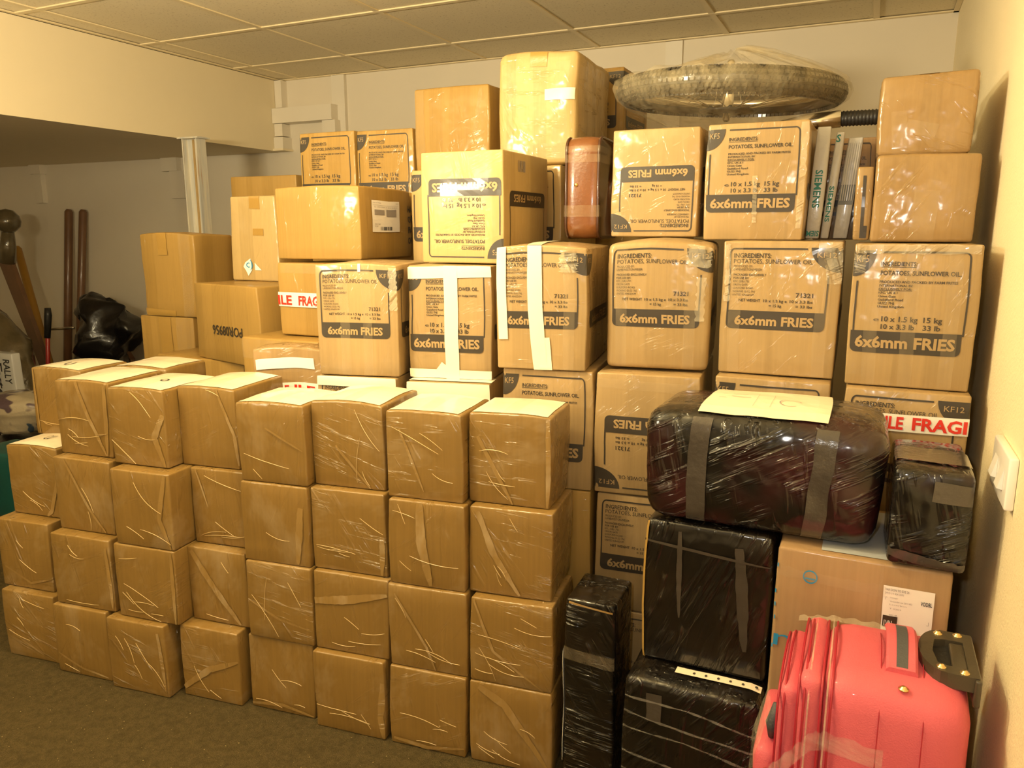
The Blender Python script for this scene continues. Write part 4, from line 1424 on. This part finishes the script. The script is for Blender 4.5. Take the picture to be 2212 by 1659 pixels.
o = cb.build('cross_bar', 'steel', None, True)
o.location = (-5.19, 3.50, .55)
tag(o, 'thin metal cross bar between the red tool and the wooden poles', 'bar')


def blob(name, label, cat, rings, mat, loc, amp=.02, n=20, parent=None, smooth=True):
    """a soft lump from horizontal rings (z, cx, cy, rx, ry)"""
    rr = []
    for a_, b_ in zip(rings, rings[1:]):
        rr += [tuple(p + (q - p) * k / 3 for p, q in zip(a_, b_)) for k in range(3)]
    rings = rr + [rings[-1]]
    vs, fs = [], []
    sd = Vector((random.random() * 20, 5, 2))
    for i, (z, cx, cy, rx, ry) in enumerate(rings):
        for k in range(n):
            a = 2 * math.pi * k / n
            p = Vector((cx + rx * math.cos(a), cy + ry * math.sin(a), z))
            vs.append(p + noise.noise_vector(p * 6 + sd) * amp * (0 if z == 0 else 1) + noise.noise_vector(p * 16 + sd) * amp * .5 * (0 if z == 0 else 1))
    for i in range(len(rings) - 1):
        for k in range(n):
            fs.append((i * n + k, i * n + (k + 1) % n, (i + 1) * n + (k + 1) % n, (i + 1) * n + k))
    fs.append(tuple(reversed(range(n))))
    fs.append(tuple((len(rings) - 1) * n + k for k in range(n)))
    o = mk(name, vs, fs, mat, parent, smooth)
    if label:
        o.location = loc
        tag(o, label, cat)
    return o


blob('black_bag', 'black plastic sack bundled over a pole, hanging by the back wall', 'bag',
     [(0, -.02, 0, .17, .13), (.15, -.02, 0, .18, .13), (.30, -.02, 0, .175, .12), (.42, .00, 0, .19, .13), (.50, .07, 0, .24, .14), (.58, .11, 0, .26, .14), (.66, .10, 0, .26, .13),
      (.72, .07, 0, .21, .11), (.78, .02, 0, .11, .08), (.825, -.01, 0, .035, .03)], 'black_matt', (-4.56, 3.42, 0), .075, 44)
m = MB()
m.add([(0, 0, 0), (.09, 0, 0), (.08, 0, .11), (.03, 0, .13), (0, .04, 0), (.09, .04, 0), (.08, .04, .11), (.03, .04, .13)],
      [(0, 1, 2, 3), (4, 7, 6, 5), (0, 3, 7, 4), (1, 5, 6, 2), (2, 6, 7, 3), (0, 4, 5, 1)])
o = m.build('wood_offcut', 'wood_dark')
o.location = (-4.60, 3.6, .0)
o.scale = (1, 1, 3.3)
tag(o, 'small pointed wood offcut standing by the black sack', 'offcut')
blob('wrapped_bundle', 'dark clear-wrapped bundle standing behind the white rally panel', 'bundle',
     [(0, 0, 0, .26, .16), (.2, 0, 0, .27, .16), (.4, -.04, 0, .25, .15), (.55, -.08, 0, .21, .13), (.68, -.12, 0, .15, .1), (.75, -.15, 0, .06, .05)], 'junk', (-4.80, 2.95, 0), .04, 22)
sg = Box('white_panel', 'white panel with RALLY lettering standing in the corner clutter', -4.40, 2.62, 0, 0, .20, .565, .05, 'white_panel', r=.006, amp=.001, cat='panel', sx=-.02)
for txt, a, b_, l0, l1 in (('RALLY', .62, .90, .06, .30), ('Extent', .22, .55, .10, .62)):
    vs, fs, wd = text_geo(txt, True)
    sg.part('black_lettering', 'ink', 'front', [([(a + (b_ - a) * bb, 1 - l0 - (l1 - l0) * aa / wd) for aa, bb in vs], fs)], .0015)
blob('newspaper_bag', 'cream printed newspaper bag lying crumpled on the black sack', 'bag',
     [(0, 0, 0, .12, .10), (.05, 0, 0, .17, .12), (.10, .01, 0, .19, .13), (.15, .02, 0, .18, .12), (.19, .0, 0, .10, .08)], 'news', (-3.90, 2.42, .225), .02, 22)
blob('black_sack', 'low black sack under the newspaper bag beside the front stack', 'bag',
     [(0, 0, 0, .30, .16), (.08, 0, 0, .34, .18), (.14, 0, 0, .32, .17), (.19, .02, 0, .2, .12)], 'black_matt', (-3.80, 2.42, 0), .03, 22)
Box('teal_crate', 'dark teal plastic crate beside the left end of the front stack', -3.50, 1.95, 0, 0, .27, .29, .2, 'teal', r=.012, amp=.002, cat='crate')
